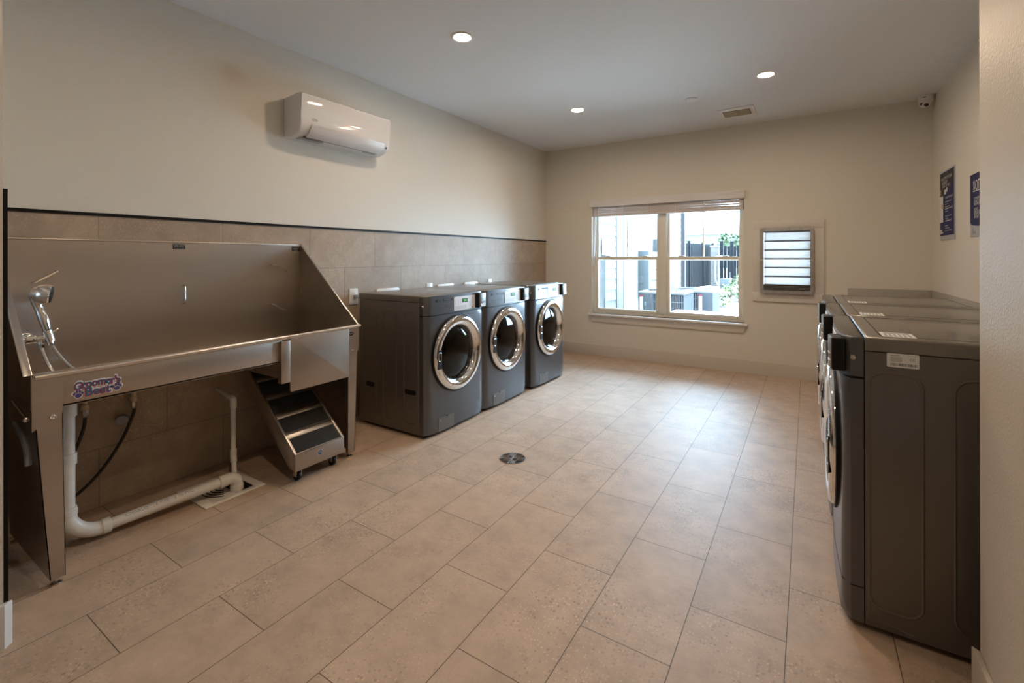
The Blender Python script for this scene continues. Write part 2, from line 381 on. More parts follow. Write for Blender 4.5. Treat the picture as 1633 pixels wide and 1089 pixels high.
# ------------------------------------------------------------------ window
wn = bpy.data.objects.new('window_1', None); COL.objects.link(wn); wn.location = (-1.49, YB, WZ0); wn['kind'] = 'structure'
F0, F1 = 5.775, 5.835
mb = MB()
mb.box(WX0, WX0 + .028, F0, F1, WZ0, WZ1).box(WX1 - .028, WX1, F0, F1, WZ0, WZ1)
mb.box(WX0 + .028, WX1 - .028, F0, F1, WZ0, WZ0 + .03).box(WX0 + .028, WX1 - .028, F0, F1, WZ1 - .03, WZ1)
mb.box(-1.536, -1.442, F0 - .004, F1, WZ0 + .03, WZ1 - .03, 0.004)
mb.build('frame', 'vinyl', wn)
def sash(x0, x1, z0, z1, y, w, name, parent):
    m = MB(); d = .028
    m.box(x0, x0 + w, y, y + d, z0, z1, .003).box(x1 - w, x1, y, y + d, z0, z1, .003)
    m.box(x0 + w - .003, x1 - w + .003, y, y + d, z0, z0 + w, .003).box(x0 + w - .003, x1 - w + .003, y, y + d, z1 - w, z1, .003)
    o = m.build(name, 'vinyl', parent)
    MB().box(x0 + w - .002, x1 - w + .002, y + .012, y + .016, z0 + w - .002, z1 - w + .002).build('pane', 'pane', o)
    return o
for x0, x1 in ((WX0 + .029, -1.537), (-1.441, WX1 - .029)):
    lo = sash(x0, x1, WZ0 + .031, 1.283, F0 + .002, .036, 'lower_sash', wn)
    up = sash(x0, x1, 1.240, WZ1 - .031, F0 + .032, .030, 'upper_sash', wn)
    xm = (x0 + x1) / 2
    MB().box(xm - .007, xm + .007, F0 + .040, F0 + .052, 1.268, WZ1 - .05).build('muntin', 'vinyl', up)
    for q in (x0 + .17, x1 - .17):
        MB().box(q - .03, q + .03, F0 - .006, F0 + .024, 1.283, 1.296, .004).build('sash_lock', 'trimw', lo)
# stool and apron
mb = MB(); mb.box(-2.425, -0.553, YB - .048, F0 - .001, WZ0 - .026, WZ0, .005)
struct(mb.build('trim_3', 'trimw'))
mb = MB(); mb.hexa([(-2.378, YB - .016, .437), (-.60, YB - .016, .437), (-.60, YB, .437), (-2.378, YB, .437),
                    (-2.408, YB - .018, .518), (-.565, YB - .018, .518), (-.565, YB, .518), (-2.408, YB, .518)], .003)
struct(mb.build('trim_4', 'wall'))
# ------------------------------------------------------------------ blind
bl = thing('window_blind', 'raised faux wood blind gathered under a white valance over the window', 'blind', (-1.49, 5.70, 1.93))
mb = MB()
prof = [(YB, 1.928), (YB - .034, 1.928), (YB - .036, 1.945), (YB - .040, 1.955), (YB - .040, 1.985), (YB - .048, 1.997), (YB - .050, 2.012), (YB, 2.012)]
mb.prism(prof, lambda a, b, d: (d, a, b), -2.396, -.582)
mb.build('valance', 'trimw', bl)
mb = MB()
for i in range(10):
    z = 1.8275 + i * .0112; t = .0012 * ((i * 7) % 5 - 2)
    mb.hexa([(WX0 + .008, 5.712, z + t), (WX1 - .008, 5.712, z - t), (WX1 - .008, 5.762, z - t), (WX0 + .008, 5.762, z + t),
             (WX0 + .008, 5.712, z + .0084 + t), (WX1 - .008, 5.712, z + .0084 - t), (WX1 - .008, 5.762, z + .0084 - t), (WX0 + .008, 5.762, z + .0084 + t)])
mb.build('slats', 'blind', bl)
MB().box(WX0 + .008, WX1 - .008, 5.712, 5.762, 1.803, 1.826, .004).build('bottom_rail', 'blind', bl)
MB().box(WX0 + .006, WX1 - .006, 5.710, 5.764, 1.94, 1.982, .003).build('headrail', 'trimw', bl)
for q in (.05, .23, .41, .59, .77, .95):
    x = WX0 + q * (WX1 - WX0)
    MB().tube([(x, 5.708, 1.94), (x, 5.707, 1.80)], .0022, 6).box(x - .004, x + .004, 5.705, 5.709, 1.80, 1.93).build('ladder_cord', 'trimw', bl)
mb = MB(); mb.tube(catmull([(WX0 + .045, 5.704, 1.93), (WX0 + .046, 5.70, 1.6), (WX0 + .035, 5.70, 1.35), (WX0 + .028, 5.70, 1.16)]), .003, 6)
mb.tube(catmull([(WX0 + .06, 5.704, 1.93), (WX0 + .056, 5.70, 1.6), (WX0 + .043, 5.70, 1.30)]), .002, 6)
mb.build('pull_cord', 'white', bl)
# ------------------------------------------------------------------ louvred wall vent
vt = thing('wall_vent', 'galvanised louvred wall vent with mesh screen beside the window', 'vent', (-.185, YB, .80))
mb = MB(); y0, y1 = YB - .016, YB
mb.box(-.50, .148, y0 - .002, y1, 1.573, 1.662, .002).box(-.503, .140, y0 - .002, y1, .797, .897, .002)
mb.box(-.500, -.405, y0, y1, .897, 1.573, .002).box(.030, .146, y0, y1, .897, 1.573, .002)
mb.build('board_surround', 'board', vt)
mb = MB(); t = .0015
X0, X1, Z0, Z1 = -.432, .056, .890, 1.587
yf = YB - .055
for a0, a1, b0, b1 in ((X0, X0 + .032, Z0, Z1), (X1 - .032, X1, Z0, Z1), (X0 + .032, X1 - .032, Z0, Z0 + .03), (X0 + .032, X1 - .032, Z1 - .032, Z1)):
    mb.box(a0, a1, yf - .002, yf, b0, b1)
mb.box(VX0, VX0 + .002, yf, YB + .2, VZ0, VZ1).box(VX1 - .002, VX1, yf, YB + .2, VZ0, VZ1)
mb.box(VX0, VX1, yf, YB + .2, VZ0, VZ0 + .002).box(VX0, VX1, yf, YB + .2, VZ1 - .002, VZ1)
mb.build('metal_sleeve', 'galv', vt)
for a, b in ((X0 + .016, Z1 - .016), (X1 - .016, Z1 - .016), (X0 + .016, Z0 + .016), (X1 - .016, Z0 + .016), (X0 + .016, 1.24), (X1 - .016, 1.24), (-.19, Z1 - .014), (-.19, Z0 + .014)):
    MB().lathe([(.008, 0), (.007, .004), (0, .006)], (a, yf - .002, b), (0, -1, 0), 12).build('screw', 'steel2', vt)
# perforated screen: diamond strands
mb = MB(); ys = yf + .004; nx, nz = 26, 46
dx = (VX1 - VX0) / nx; dz = (VZ1 - VZ0) / nz
for j in range(nz + 1):
    z = VZ0 + j * dz
    pts = [(VX0 + i * dx / 2, z + (dz * .30 if (i + j) % 2 else -dz * .30)) for i in range(2 * nx + 1)]
    for (xa, za), (xb, zb) in zip(pts, pts[1:]):
        mb.poly([(xa, ys, za - .0019), (xb, ys, zb - .0019), (xb, ys, zb + .0019), (xa, ys, za + .0019)])
mb.build('mesh_screen', 'galv', vt, flip=False)
for i, z in enumerate((1.451, 1.352, 1.258, 1.163, 1.066, .975)):
    m = MB(); m.hexa([(VX0 + .003, YB + .10, z + .004), (VX1 - .003, YB + .10, z + .004), (VX1 - .003, YB + .104, z + .004), (VX0 + .003, YB + .104, z + .004),
                      (VX0 + .003, YB + .125, z + .089), (VX1 - .003, YB + .125, z + .089), (VX1 - .003, YB + .129, z + .089), (VX0 + .003, YB + .129, z + .089)])
    o = m.build('louver', 'louver', vt)
    m = MB(); m.box(VX0 + .004, VX1 - .004, YB + .085, YB + .108, z - .009, z + .005); m.build('louver_edge', 'dark', o)
MB().box(VX0 + .016, VX0 + .021, YB + .085, YB + .09, .97, 1.54).build('link_bar', 'galv', vt)
MB().box(VX0, VX1, YB + .09, YB + .12, VZ0, .972).build('damper_plate', 'dark', vt)
MB().box(VX0, VX1, YB + .09, YB + .13, 1.542, VZ1).build('top_flange', 'dark', vt)
# ------------------------------------------------------------------ ceiling fittings
def downlight():
    t = thing('ceiling_light', '', 'ceiling light', (0, 0, 0), 'recessed ceiling lights')
    MB().lathe([(.076, 0), (.076, -.003), (.072, -.006), (.060, -.007), (.054, -.004), (.053, -.0)], (0, 0, 0), (0, 0, 1), 40).build('trim_ring', 'trimw', t)
    MB().lathe([(.0535, -.003), (0, -.004)], (0, 0, 0), (0, 0, 1), 40).build('diffuser', 'lamp', t, flip=False)
    return t
DL = downlight()
for i, (x, y, lab) in enumerate(((-1.932, 2.429, 'round recessed light nearest the wall mounted air conditioner'),
                                 (-1.923, 4.244, 'round recessed light above the washer nearest the back wall'),
                                 (-.281, 4.244, 'round recessed light nearest the square ceiling vent'),
                                 (-.281, 2.43, 'round recessed light above the charcoal machine nearest the camera'),
                                 (-.95, .62, 'unseen recessed light over the entry, moved to brighten the left wall'))):  # lamp out of view, shifted off the lamp grid to brighten the left wall
    o = DL if i == 0 else copy_tree(DL); o.location = (x, y, H); o['label'] = lab
vg = thing('ceiling_vent', 'square white exhaust vent with tan grille in the ceiling', 'vent', (-.60, 5.17, H))
MB().box(-.757, -.433, 5.01, 5.335, H - .012, H, .004).build('cover_plate', 'white', vg)
mb = MB()
for i in range(12):
    y = 5.085 + i * .0155
    mb.box(-.715, -.480, y, y + .007, H - .018, H - .0125)
for i in range(16):
    x = -.715 + i * .0153; mb.box(x, x + .004, 5.085, 5.264, H - .017, H - .0125)
mb.build('grille', 'tan2', vg)
MB().box(-.72, -.475, 5.08, 5.27, H - .0130, H - .0115).build('grille_opening', 'dark', vg)
sd = MB().lathe([(.055, 0), (.055, -.006), (.05, -.009), (0, -.010)], (-.905, 4.53, H), (0, 0, 1), 40).build('sprinkler_cover', 'ceil', loc=(-.905, 4.53, H))
tag(sd, 'flat round sprinkler cover plate on the ceiling', 'sprinkler cover')
sc_ = thing('security_camera', 'white turret security camera in the far right ceiling corner', 'security camera', (.915, 5.60, H))
MB().lathe([(.058, 0), (.060, -.012), (.058, -.05), (.052, -.056)], (.915, 5.60, H), (0, 0, 1), 36, cap1=True).build('housing', 'white', sc_)
ey = MB().ball((.905, 5.585, H - .060), .047, 4).build('eyeball', 'white', sc_)
dv = Vector((-.24, -.72, -.60)).normalized(); u, v, d = frame(dv); c0 = Vector((.905, 5.585, H - .060))
for s_, nm in ((-1, 'lens'), (1, 'lens')):
    side = Vector((-d.y, d.x, 0)).normalized() * .0145 * s_ + Vector((0, 0, -.007 * s_))
    MB().lathe([(.0165, 0), (.014, .004), (0, .005)], c0 + d * .0435 + side, dv, 20).build(nm, 'lens', ey)
MB().box(.88, .905, 5.541, 5.545, H - .026, H - .018).build('printed_mark', 'ink', sc_)
# ------------------------------------------------------------------ air conditioner
ac = thing('air_conditioner', 'white wall mounted mini split air conditioner high on the left wall', 'air conditioner', (XL, 2.26, 2.1))
P = [(XL, 2.385), (-2.905, 2.392), (-2.860, 2.3915), (-2.8530, 2.3875), (-2.8500, 2.380), (-2.8505, 2.372), (-2.8618, 2.243), (-2.8625, 2.235), (-2.8635, 2.195), (-2.868, 2.165),
     (-2.890, 2.135), (-2.925, 2.115), (-2.99, 2.106), (XL, 2.106)]
MB().prism(P, lambda a, b, d: (a, d, b), 1.872, 2.655, bev=.012, seg=3).build('body', 'acw', ac)
pf = lambda a, b, d: (a, d, b)
MB().prism([(-2.8520, 2.187), (-2.8665, 2.160), (-2.8885, 2.1315), (-2.922, 2.111), (-2.918, 2.107), (-2.885, 2.126), (-2.862, 2.156), (-2.848, 2.187)], pf, 1.945, 2.592, bev=.0015).build('air_vane', 'acflap', ac)
MB().prism([(-2.918, 2.1145), (-2.932, 2.1110), (-2.932, 2.1080), (-2.918, 2.1105)], pf, 1.93, 2.58).build('outlet_gap', 'dark', ac)
MB().box(-3.0, -2.945, 1.92, 2.10, 2.1035, 2.1065).build('intake_grille', 'grey', ac)
MB().prism([(1.977 + .025 * math.cos(2 * PI * i / 24), 2.224 + .011 * math.sin(2 * PI * i / 24)) for i in range(24)], lambda a, b, d: (d, a, b), -2.866, -2.8618).build('badge', 'greyink', ac)
MB().lathe([(.010, 0), (.009, .002), (0, .002)], (-2.869, 2.622, 2.160), (1, 0, -.9), 16).build('sensor', 'ink', ac)
MB().box(-2.96, -2.945, 2.46, 2.57, 2.104, 2.108).build('sticker', 'greyink', ac)
# ------------------------------------------------------------------ laundry machines
HW = .343
def fx(v):                                     # bowed front
    a = abs(v) / HW
    return -.012 * a * a if a < .9 else -.012 * a * a - .022 * ((a - .9) / .1) ** 2
def plan(x_back, n=24):
    pts = [(fx(v), v) for v in [HW * (-1 + 2 * i / n) for i in range(n + 1)]]
    extra = []
    for sgn, k in ((-1, 0), (1, 1)):
        pass
    a = [(x_back, -HW)] + pts + [(x_back, HW)]
    return a
XS = -.070                                     # seam between front fascia and cabinet
PZ = lambda a, b, d: (a, b, d)
def machine(kind):
    t = thing('washing_machine' if kind == 'w' else 'dryer', '', 'washing machine' if kind == 'w' else 'dryer')
    # cabinet shell open to the front
    mb = MB()
    xb, xs = -.700, XS - .003
    for s in (-1, 1):
        mb.box(xb, xs, min(s * HW, s * (HW - .012)), max(s * HW, s * (HW - .012)), .022, .955, .003)
        for k, (a, b) in enumerate(((-.224, -.085), (-.439, -.301), (-.650, -.512))):
            zc, hh = (.488, .80)
            loop = rrect(b - a, hh, .045, 6, (a + b) / 2, zc)
            mb.tube([(p, s * (HW - .0027), q) for p, q in loop], .0055, 8, closed=True, flat=1)
    mb.box(xb, xb + .01, -HW + .012, HW - .012, .022, .955); mb.box(xb, xs, -HW + .012, HW - .012, .022, .03)
    cab = mb.build('cabinet', 'graphite', t)
    if kind == 'w':
        for a, b in ((-.215, -.105), (-.625, -.535)):
            MB().prism(rrect(b - a, .035, .016, 5, (a + b) / 2, .315), lambda p, q, d: (p, d, q), -HW - .001, -HW + .006).build('grip_slot', 'dark', cab)
    else:
        MB().tube([(-.085, HW - .004, .14), (-.085, HW - .004, .055), (-.20, HW - .004, .034)], .006, 8).build('corner_emboss', 'graphite', cab)
    # lid
    mb = MB(); mb.prism([(xb - .004, -HW - .002), (xs, -HW - .002), (xs, HW + .002), (xb - .004, HW + .002)], PZ, .958, 1.005, bev=.010, seg=3, bevcap=1)
    lid = mb.build('lid', 'lid', t)
    if kind == 'd':
        loop = [(-.12, -HW + .05), (-.665, -HW + .05), (-.665, HW - .05), (-.12, HW - .05)]
        mb = MB()
        for (a, b), (c, d_) in zip(loop, loop[1:] + loop[:1]):
            mb.box(min(a, c) - .0018, max(a, c) + .0018, min(b, d_) - .0018, max(b, d_) + .0018, 1.0046, 1.0056)
        mb.build('lid_groove', 'dark', lid)
        mb = MB(); mb.box(-.215, -.125, HW - .145, HW - .035, 1.0046, 1.0058)
        st = mb.build('sticker', 'panelw', lid)
        mb = MB()
        for i in range(6): mb.box(-.205 + i * .013, -.198 + i * .013, HW - .10, HW - .045, 1.0058, 1.0062)
        mb.box(-.205, -.135, HW - .135, HW - .11, 1.0058, 1.0062); mb.build('sticker_print', 'greyink', st)
    # upper fascia (control panel housing)
    mb = MB(); mb.prism(plan(XS), PZ, .866, 1.002, bev=.008, seg=3, bevcap=1)
    fa = mb.build('control_fascia', 'graphite2', t)
    mb = MB(); mb.prism([(a - .006, b * .985) for a, b in plan(XS)], PZ, .855, .868); mb.build('panel_gap', 'dark', fa)
    # lower front with a round door opening
    mb = MB(); zc = .562; R = .200; n = 64; z0, z1 = .024, .857
    def rect_pt(a):
        c, s = math.cos(a), math.sin(a)
        k = min((HW / abs(c)) if abs(c) > 1e-9 else 9e9, ((z1 - zc) if s > 0 else (zc - z0)) / abs(s) if abs(s) > 1e-9 else 9e9)
        return c * k, zc + s * k
    angs = sorted(set([2 * PI * i / n for i in range(n)] + [math.atan2(q, p) % (2 * PI) for p in (-HW, HW) for q in (z0 - zc, z1 - zc)]))
    rings = []
    for f in (0, .15, .3, .5, .7, .85, .95, 1.0):
        ring = []
        for a in angs:
            c = (R * math.cos(a), zc + R * math.sin(a)); e = rect_pt(a)
            v = c[0] + (e[0] - c[0]) * f; z = c[1] + (e[1] - c[1]) * f
            ring.append(mb.bm.verts.new((fx(v), v, z)))
        rings.append(ring)
    m_ = len(angs)
    for A, B in zip(rings, rings[1:]):
        for k in range(m_): mb.bm.faces.new((A[k], A[(k + 1) % m_], B[(k + 1) % m_], B[k]))
    back = [mb.bm.verts.new((XS, (1 if v.co.y > 0 else -1) * HW if abs(v.co.y) > HW - 1e-4 else v.co.y, v.co.z)) for v in rings[-1]]
    for k in range(m_): mb.bm.faces.new((rings[-1][k], rings[-1][(k + 1) % m_], back[(k + 1) % m_], back[k]))
    fp = mb.build('front_panel', 'graphite2', t)
    if kind == 'd':
        mb = MB(); mb.prism([(a + .0008, b * 1.0015) for a, b in plan(XS)], PZ, .142, .146); mb.build('kick_seam', 'dark', fp)
    # door
    mb = MB(); mb.lathe([(.288, -.012), (.289, .004), (.284, .007), (.279, .005), (.277, -.01)], (0, 0, zc), (1, 0, 0), 72)
    mb.build('door_gasket', 'dark', t)
    mb = MB(); mb.lathe([(.279, -.008), (.279, .006), (.275, .016), (.266, .024), (.252, .0275), (.236, .0265), (.220, .021), (.208, .010), (.2, -.008), (.193, -.03)], (0, 0, zc), (1, 0, 0), 96)
    dr = mb.build('door', 'chrome', t, ang=60)
    mb = MB(); mb.lathe([(.197, -.022), (.18, -.015), (.15, -.008), (.10, -.002), (.05, .001), (0, .002)], (0, 0, zc), (1, 0, 0), 72)
    mb.build('door_glass', 'doorglass', dr, ang=80)
    mb = MB(); mb.lathe([(.20, -.035), (.21, -.05), (.24, -.12), (.24, -.34), (.18, -.37), (0, -.375)], (0, 0, zc), (1, 0, 0), 48)
    mb.build('drum', 'drum', t)
    # handle recess on the ring (left from the front)
    hs = -1 if kind == 'w' else 1
    mb = MB(); mb.prism(rrect(.046, .135, .004, 3, hs * .238, zc - .015), lambda a, b, d: (d, a, b), .0255, .0285)
    hr = mb.build('door_handle', 'dark', dr)
    mb = MB(); mb.tube([(.0295, p, q) for p, q in rrect(.026, .062, .012, 5, hs * .240, zc + .006)], .0035, 8, closed=True); mb.build('handle_rim', 'chrome', hr)
    # white control plate
    F = lambda v, z, e=.0: (fx(v) + e, v, z)
    def plate(v0, v1, z0_, z1_, e0, e1, nm, mt, par, k=6):
        m = MB()
        for i in range(k):
            a, b = v0 + (v1 - v0) * i / k, v0 + (v1 - v0) * (i + 1) / k
            m.hexa([F(a, z0_, e0), F(a, z0_, e1), F(b, z0_, e1), F(b, z0_, e0), F(a, z1_, e0), F(a, z1_, e1), F(b, z1_, e1), F(b, z1_, e0)])
        bmesh.ops.remove_doubles(m.bm, verts=m.bm.verts, dist=1e-5)
        return m.build(nm, mt, par)
    cp = plate(-.050, .216, .876, .980, -.004, .003, 'control_plate', 'panelw', t)
    dp = plate(.045, .115, .932, .962, .002, .0042, 'display', 'dark', cp, 2)
    m = MB(); text_into(m, '888', lambda a, b: F(.082 + a, .947 + b, .0046), .024); m.build('digits', 'lcd', dp, flip=False)
    m = MB()
    for i in range(4):
        for j in range(3): m.prism(rrect(.006, .006, .0025, 2, -.03 + j * .028, .925 + i * .009), lambda a, b, d: F(a, b, d), .0031, .0037)
    for i in range(7): m.hexa([F(-.04, .884 + i * .0042, .003), F(-.04, .884 + i * .0042, .0035), F(.10, .884 + i * .0042, .0035), F(.10, .884 + i * .0042, .003),
                               F(-.04, .8855 + i * .0042, .003), F(-.04, .8855 + i * .0042, .0035), F(.10, .8855 + i * .0042, .0035), F(.10, .8855 + i * .0042, .003)])
    for i in range(10):
        z = .897 + i * .0075; m.hexa([F(.135, z, .003), F(.135, z, .0035), F(.195, z, .0035), F(.195, z, .003), F(.135, z + .002, .003), F(.135, z + .002, .0035), F(.195, z + .002, .0035), F(.195, z + .002, .003)])
    m.prism([(.165, .882), (.195, .882), (.195, .893), (.165, .893)], lambda a, b, d: F(a, b, d), .003, .0036)
    m.build('printed_lines', 'greyink', cp)
    m = MB(); m.hexa([F(.124, .878, .003), F(.124, .878, .0036), F(.127, .878, .0036), F(.127, .878, .003), F(.124, .978, .003), F(.124, .978, .0036), F(.127, .978, .0036), F(.127, .978, .003)])
    m.build('divider_line', 'white', cp)
    # emblem and model strip
    m = MB(); m.prism([(-.236 + .011 * math.cos(a), .964 + .011 * math.sin(a)) for a in [2 * PI * i / 20 for i in range(20)]], lambda a, b, d: F(a, b, d), .0, .0012)
    text_into(m, 'LG', lambda a, b: F(-.203 + a, .964 + b, .0012), .022); m.build('emblem', 'dark', t, flip=False)
    m = MB(); m.prism(rrect(.105, .016, .003, 2, -.118, .966), lambda a, b, d: F(a, b, d), 0, .0015); ms = m.build('model_strip', 'dark', t)
    m = MB(); text_into(m, 'COMMERCIAL', lambda a, b: F(-.118 + a, .966 + b, .0018), .012); m.build('strip_letters', 'greyink', ms, flip=False)
    m = MB(); m.hexa([F(-.24, .910, 0), F(-.24, .910, .001), F(-.085, .910, .001), F(-.085, .910, 0), F(-.24, .9125, 0), F(-.24, .9125, .001), F(-.085, .9125, .001), F(-.085, .9125, 0)])
    text_into(m, 'Giant C', lambda a, b: F(-.125 + a, .925 + b, .001), .018, shear=.3); m.build('fascia_print', 'dark', t, flip=False)
    # card reader / coin box
    mb = MB(); mb.hexa([(-.02, .228, .876), (.026, .228, .876), (.020, .334, .876), (-.02, .334, .876), (-.02, .228, .992), (.026, .228, .992), (.020, .334, .992), (-.02, .334, .992)], .005)
    rd = mb.build('payment_reader', 'dark', t)
    mb = MB(); mb.hexa([(.02, .240, .880), (.0285, .240, .880), (.0225, .330, .880), (.015, .330, .880), (.02, .240, .990), (.0285, .240, .990), (.0225, .330, .990), (.015, .330, .990)], .003)
    fc = mb.build('reader_face', 'hatch', rd)
    mb = MB(); mb.box(.024, .0292, .262, .312, .930, .9335); mb.box(.022, .0288, .255, .318, .885, .908); mb.build('card_slot', 'panelw', fc)
    if kind == 'w':
        hp = plate(-.220, -.052, .022, .120, -.002, .0022, 'filter_hatch', 'hatch', t, 4)
        m = MB(); m.lathe([(.005, 0), (.004, .002), (0, .002)], (fx(-.2) + .002, -.2, .102), (1, 0, 0), 12); m.build('hatch_screw', 'steel2', hp)
        m = MB(); m.prism(rrect(.018, .008, .003, 3, -.13, .119), lambda a, b, d: F(a, b, d), .001, .003); m.build('finger_notch', 'dark', hp)
    m = MB(); m.lathe([(.010, 0), (.008, .004), (0, .005)], (-.04, -HW if kind == 'w' else HW, .93), (0, -1 if kind == 'w' else 1, 0), 14); m.build('screw_cap', 'steel2', t)
    for a in (-.05, -.64):
        for s in (-1, 1):
            MB().lathe([(.020, 0), (.022, .004), (.018, .012), (.012, .014), (.012, .03)], (a - .02, s * .28, 0), (0, 0, 1), 14, cap0=True).build('levelling_foot', 'dark', t)
    return t
W = machine('w')
for i, (y, x, lab) in enumerate(((2.755, -2.235, 'graphite front loading washer standing beside the steel bathing tub'),
                                 (3.4475, -2.235, 'graphite front loading washer in the middle of the three along the tiled wall'),
                                 (4.227, -2.222, 'graphite front loading washer set apart nearest the window'))):
    o = W if i == 0 else copy_tree(W); o.location = (x, y, 0); o['label'] = lab; o['group'] = 'washers along the tiled wall'
D = machine('d')
drs = []
for i, (y, x, lab) in enumerate(((2.330, .092, 'charcoal front loading machine nearest the camera with a white rating sticker on its side'),
                                 (3.026, .086, 'charcoal front loading machine in the middle of the right-hand row'),
                                 (3.722, .082, 'charcoal front loading machine farthest back in the right-hand row by the vent'))):
    o = D if i == 0 else copy_tree(D); o.location = (x, y, 0); o.rotation_euler = (0, 0, PI); o['label'] = lab; o['group'] = 'machines along the right wall'; drs.append(o)
# rating sticker only on the near machine (local side +y faces the camera)
mb = MB(); mb.prism(rrect(.083, .046, .003, 3, -.173, .933), lambda a, b, d: (a + .092 - .092, d, b), HW + .0005, HW + .0015)
loc0 = Vector(drs[0].location)
bmesh.ops.translate(mb.bm, verts=mb.bm.verts, vec=loc0)
rs = mb.build('rating_sticker', 'signw', drs[0])
mb = MB(); ty = HW + .0017
def SB(a0, a1, b0, b1): mb.poly([(a0, ty, b0), (a1, ty, b0), (a1, ty, b1), (a0, ty, b1)])
q = random.Random(3)
a = -.209
while a < -.142:
    wd = q.choice((.0008, .0012, .002)); SB(a, a + wd, .915, .924); a += wd + q.choice((.0007, .0012, .0018))
for i in range(5): SB(-.17 - .002 * (i % 2), -.141, .929 + i * .0033, .9302 + i * .0033)
SB(-.165, -.140, .948, .9495); SB(-.206, -.185, .950, .9508)
text_into(mb, 'CE', lambda u, v: (-.197 - u, ty, .938 + v), .012)
text_into(mb, 'LG', lambda u, v: (-.147 - u, ty, .9495 + v), .006)
bmesh.ops.translate(mb.bm, verts=mb.bm.verts, vec=loc0)
mb.build('sticker_print', 'ink', rs, flip=False)
# ------------------------------------------------------------------ steel dog bathing tub
tb = thing('bathing_tub', 'stainless steel raised dog bathing tub against the tiled wall', 'bathing tub', (-2.76, 1.26, 0))
XB, XF = -3.052, -2.470
mb = MB(); mb.box(XB - .006, XB, .515, 1.990, .69, 1.366).box(XB - .012, XB + .002, .515, 1.992, 1.362, 1.372, .003)
mb.build('back_panel', 'steel', tb)
for (yb, yf_, s) in ((.520, .510, -1), (1.984, 2.014, 1)):
    mb = MB(); th = .004
    pts = [(XB, yb, .70), (XF, yf_, .70), (XF, yf_, .828), (XB, yb, 1.368)]
    A = [mb.bm.verts.new(p) for p in pts]; B = [mb.bm.verts.new((p[0], p[1] + s * th, p[2])) for p in pts]
    mb.bm.faces.new(A); mb.bm.faces.new(B[::-1])
    for i in range(4): mb.bm.faces.new((A[i], A[(i + 1) % 4], B[(i + 1) % 4], B[i]))
    o = mb.build('side_panel', 'steel', tb)
    mb = MB(); fl = .026 if s < 0 else .012
    a, b = Vector((XB, yb, 1.372)), Vector((XF, yf_, .832)); nrm = Vector((.54, 0, .58)).normalized() * .006
    mb.hexa([a, a + Vector((0, s * fl, 0)), b + Vector((0, s * fl, 0)), b, a + nrm, a + nrm + Vector((0, s * fl, 0)), b + nrm + Vector((0, s * fl, 0)), b + nrm], .002)
    mb.build('hemmed_edge', 'steel2', o)
MB().box(XB, XF, .514, 2.0, .696, .702).build('basin_floor', 'steel', tb)
mb = MB(); mb.box(XF - .004, XF, .508, 1.497, .694, .824, .001); mb.build('front_apron', 'steel', tb)
mb = MB(); mb.tube([(XF + .002, .516, .823), (XF + .002, 2.030, .834)], .0115, 12); mb.box(XF - .03, XF, .512, 2.02, .826, .834)
mb.build('rolled_rim', 'steel2', tb)
mb = MB(); mb.box(XF, XF + .016, 1.486, 1.539, .578, .813, .002); mb.box(XF - .02, XF, 1.486, 1.492, .578, .813)
mb.build('door_guide', 'steel', tb)
mb = MB(); mb.prism(rrect(.40, .315, .010, 4, 1.743, .677), lambda a, b, d: (d, a, b), XF, XF + .008, bev=.001); mb.build('door_panel', 'steel', tb)
for (o_t, i_t, o_b, i_b, zp, yp) in ((.508, .594, .558, .603, .620, .553), (2.020, 1.940, 1.989, 1.936, .674, 1.966)):
    s = 1 if i_t > o_t else -1
    mb = MB(); f = lambda a, b, d: (d, a, b)
    poly = [(o_t + s * .006, .70), (i_t, .70), (i_b, .030), (o_b, .030)]
    mb.prism(poly, f, XF - .003, XF)
    # full-height side sheet leaning with the flange
    mb.hexa([(XB, o_b, .03), (XF, o_b, .03), (XF, o_b + s * .003, .03), (XB, o_b + s * .003, .03),
             (XB, o_t + s * .008, .70), (XF, o_t + s * .006, .70), (XF, o_t + s * .009, .70), (XB, o_t + s * .011, .70)])
    # inner return lip
    mb.hexa([(XF - .02, i_b, .03), (XF, i_b, .03), (XF, i_b - s * .002, .03), (XF - .02, i_b - s * .002, .03),
             (XF - .02, i_t, .70), (XF, i_t, .70), (XF, i_t - s * .002, .70), (XF - .02, i_t - s * .002, .70)])
    lg = mb.build('leg', 'steel', tb)
    MB().prism([(o_t, zp), (i_t, zp if s < 0 else .694), (i_t, .824), (o_t, .824)] if s < 0 else [(o_t, zp), (i_t, zp + .055), (i_t, .824), (o_t, .824)], f, XF, XF + .003).build('corner_plate', 'steel', lg)
    MB().lathe([(.011, 0), (.010, .004), (.006, .008), (0, .009)], (XF + .003, yp + (.012 if s > 0 else 0), .662 if s > 0 else .69), (1, 0, 0), 16).build('bolt', 'chrome', lg)
    MB().lathe([(.018, 0), (.018, .006), (.012, .010), (.006, .012), (.006, .034)], (XF - .02, (o_b + i_b) / 2, 0), (0, 0, 1), 16, cap0=True).build('levelling_foot', 'steel2', lg)
    MB().lathe([(.018, 0), (.018, .006), (.012, .010), (.006, .012), (.006, .034)], (XB + .04, o_b + s * .012, 0), (0, 0, 1), 16, cap0=True).build('levelling_foot', 'steel2', lg)
for s_y in (1.500, 1.925):
    MB().box(XB + .05, XF - .02, s_y, s_y + .022, .60, .635, .002).box(XB + .05, XF - .02, s_y + .004, s_y + .018, .635, .696).build('ramp_rail', 'steel', tb)
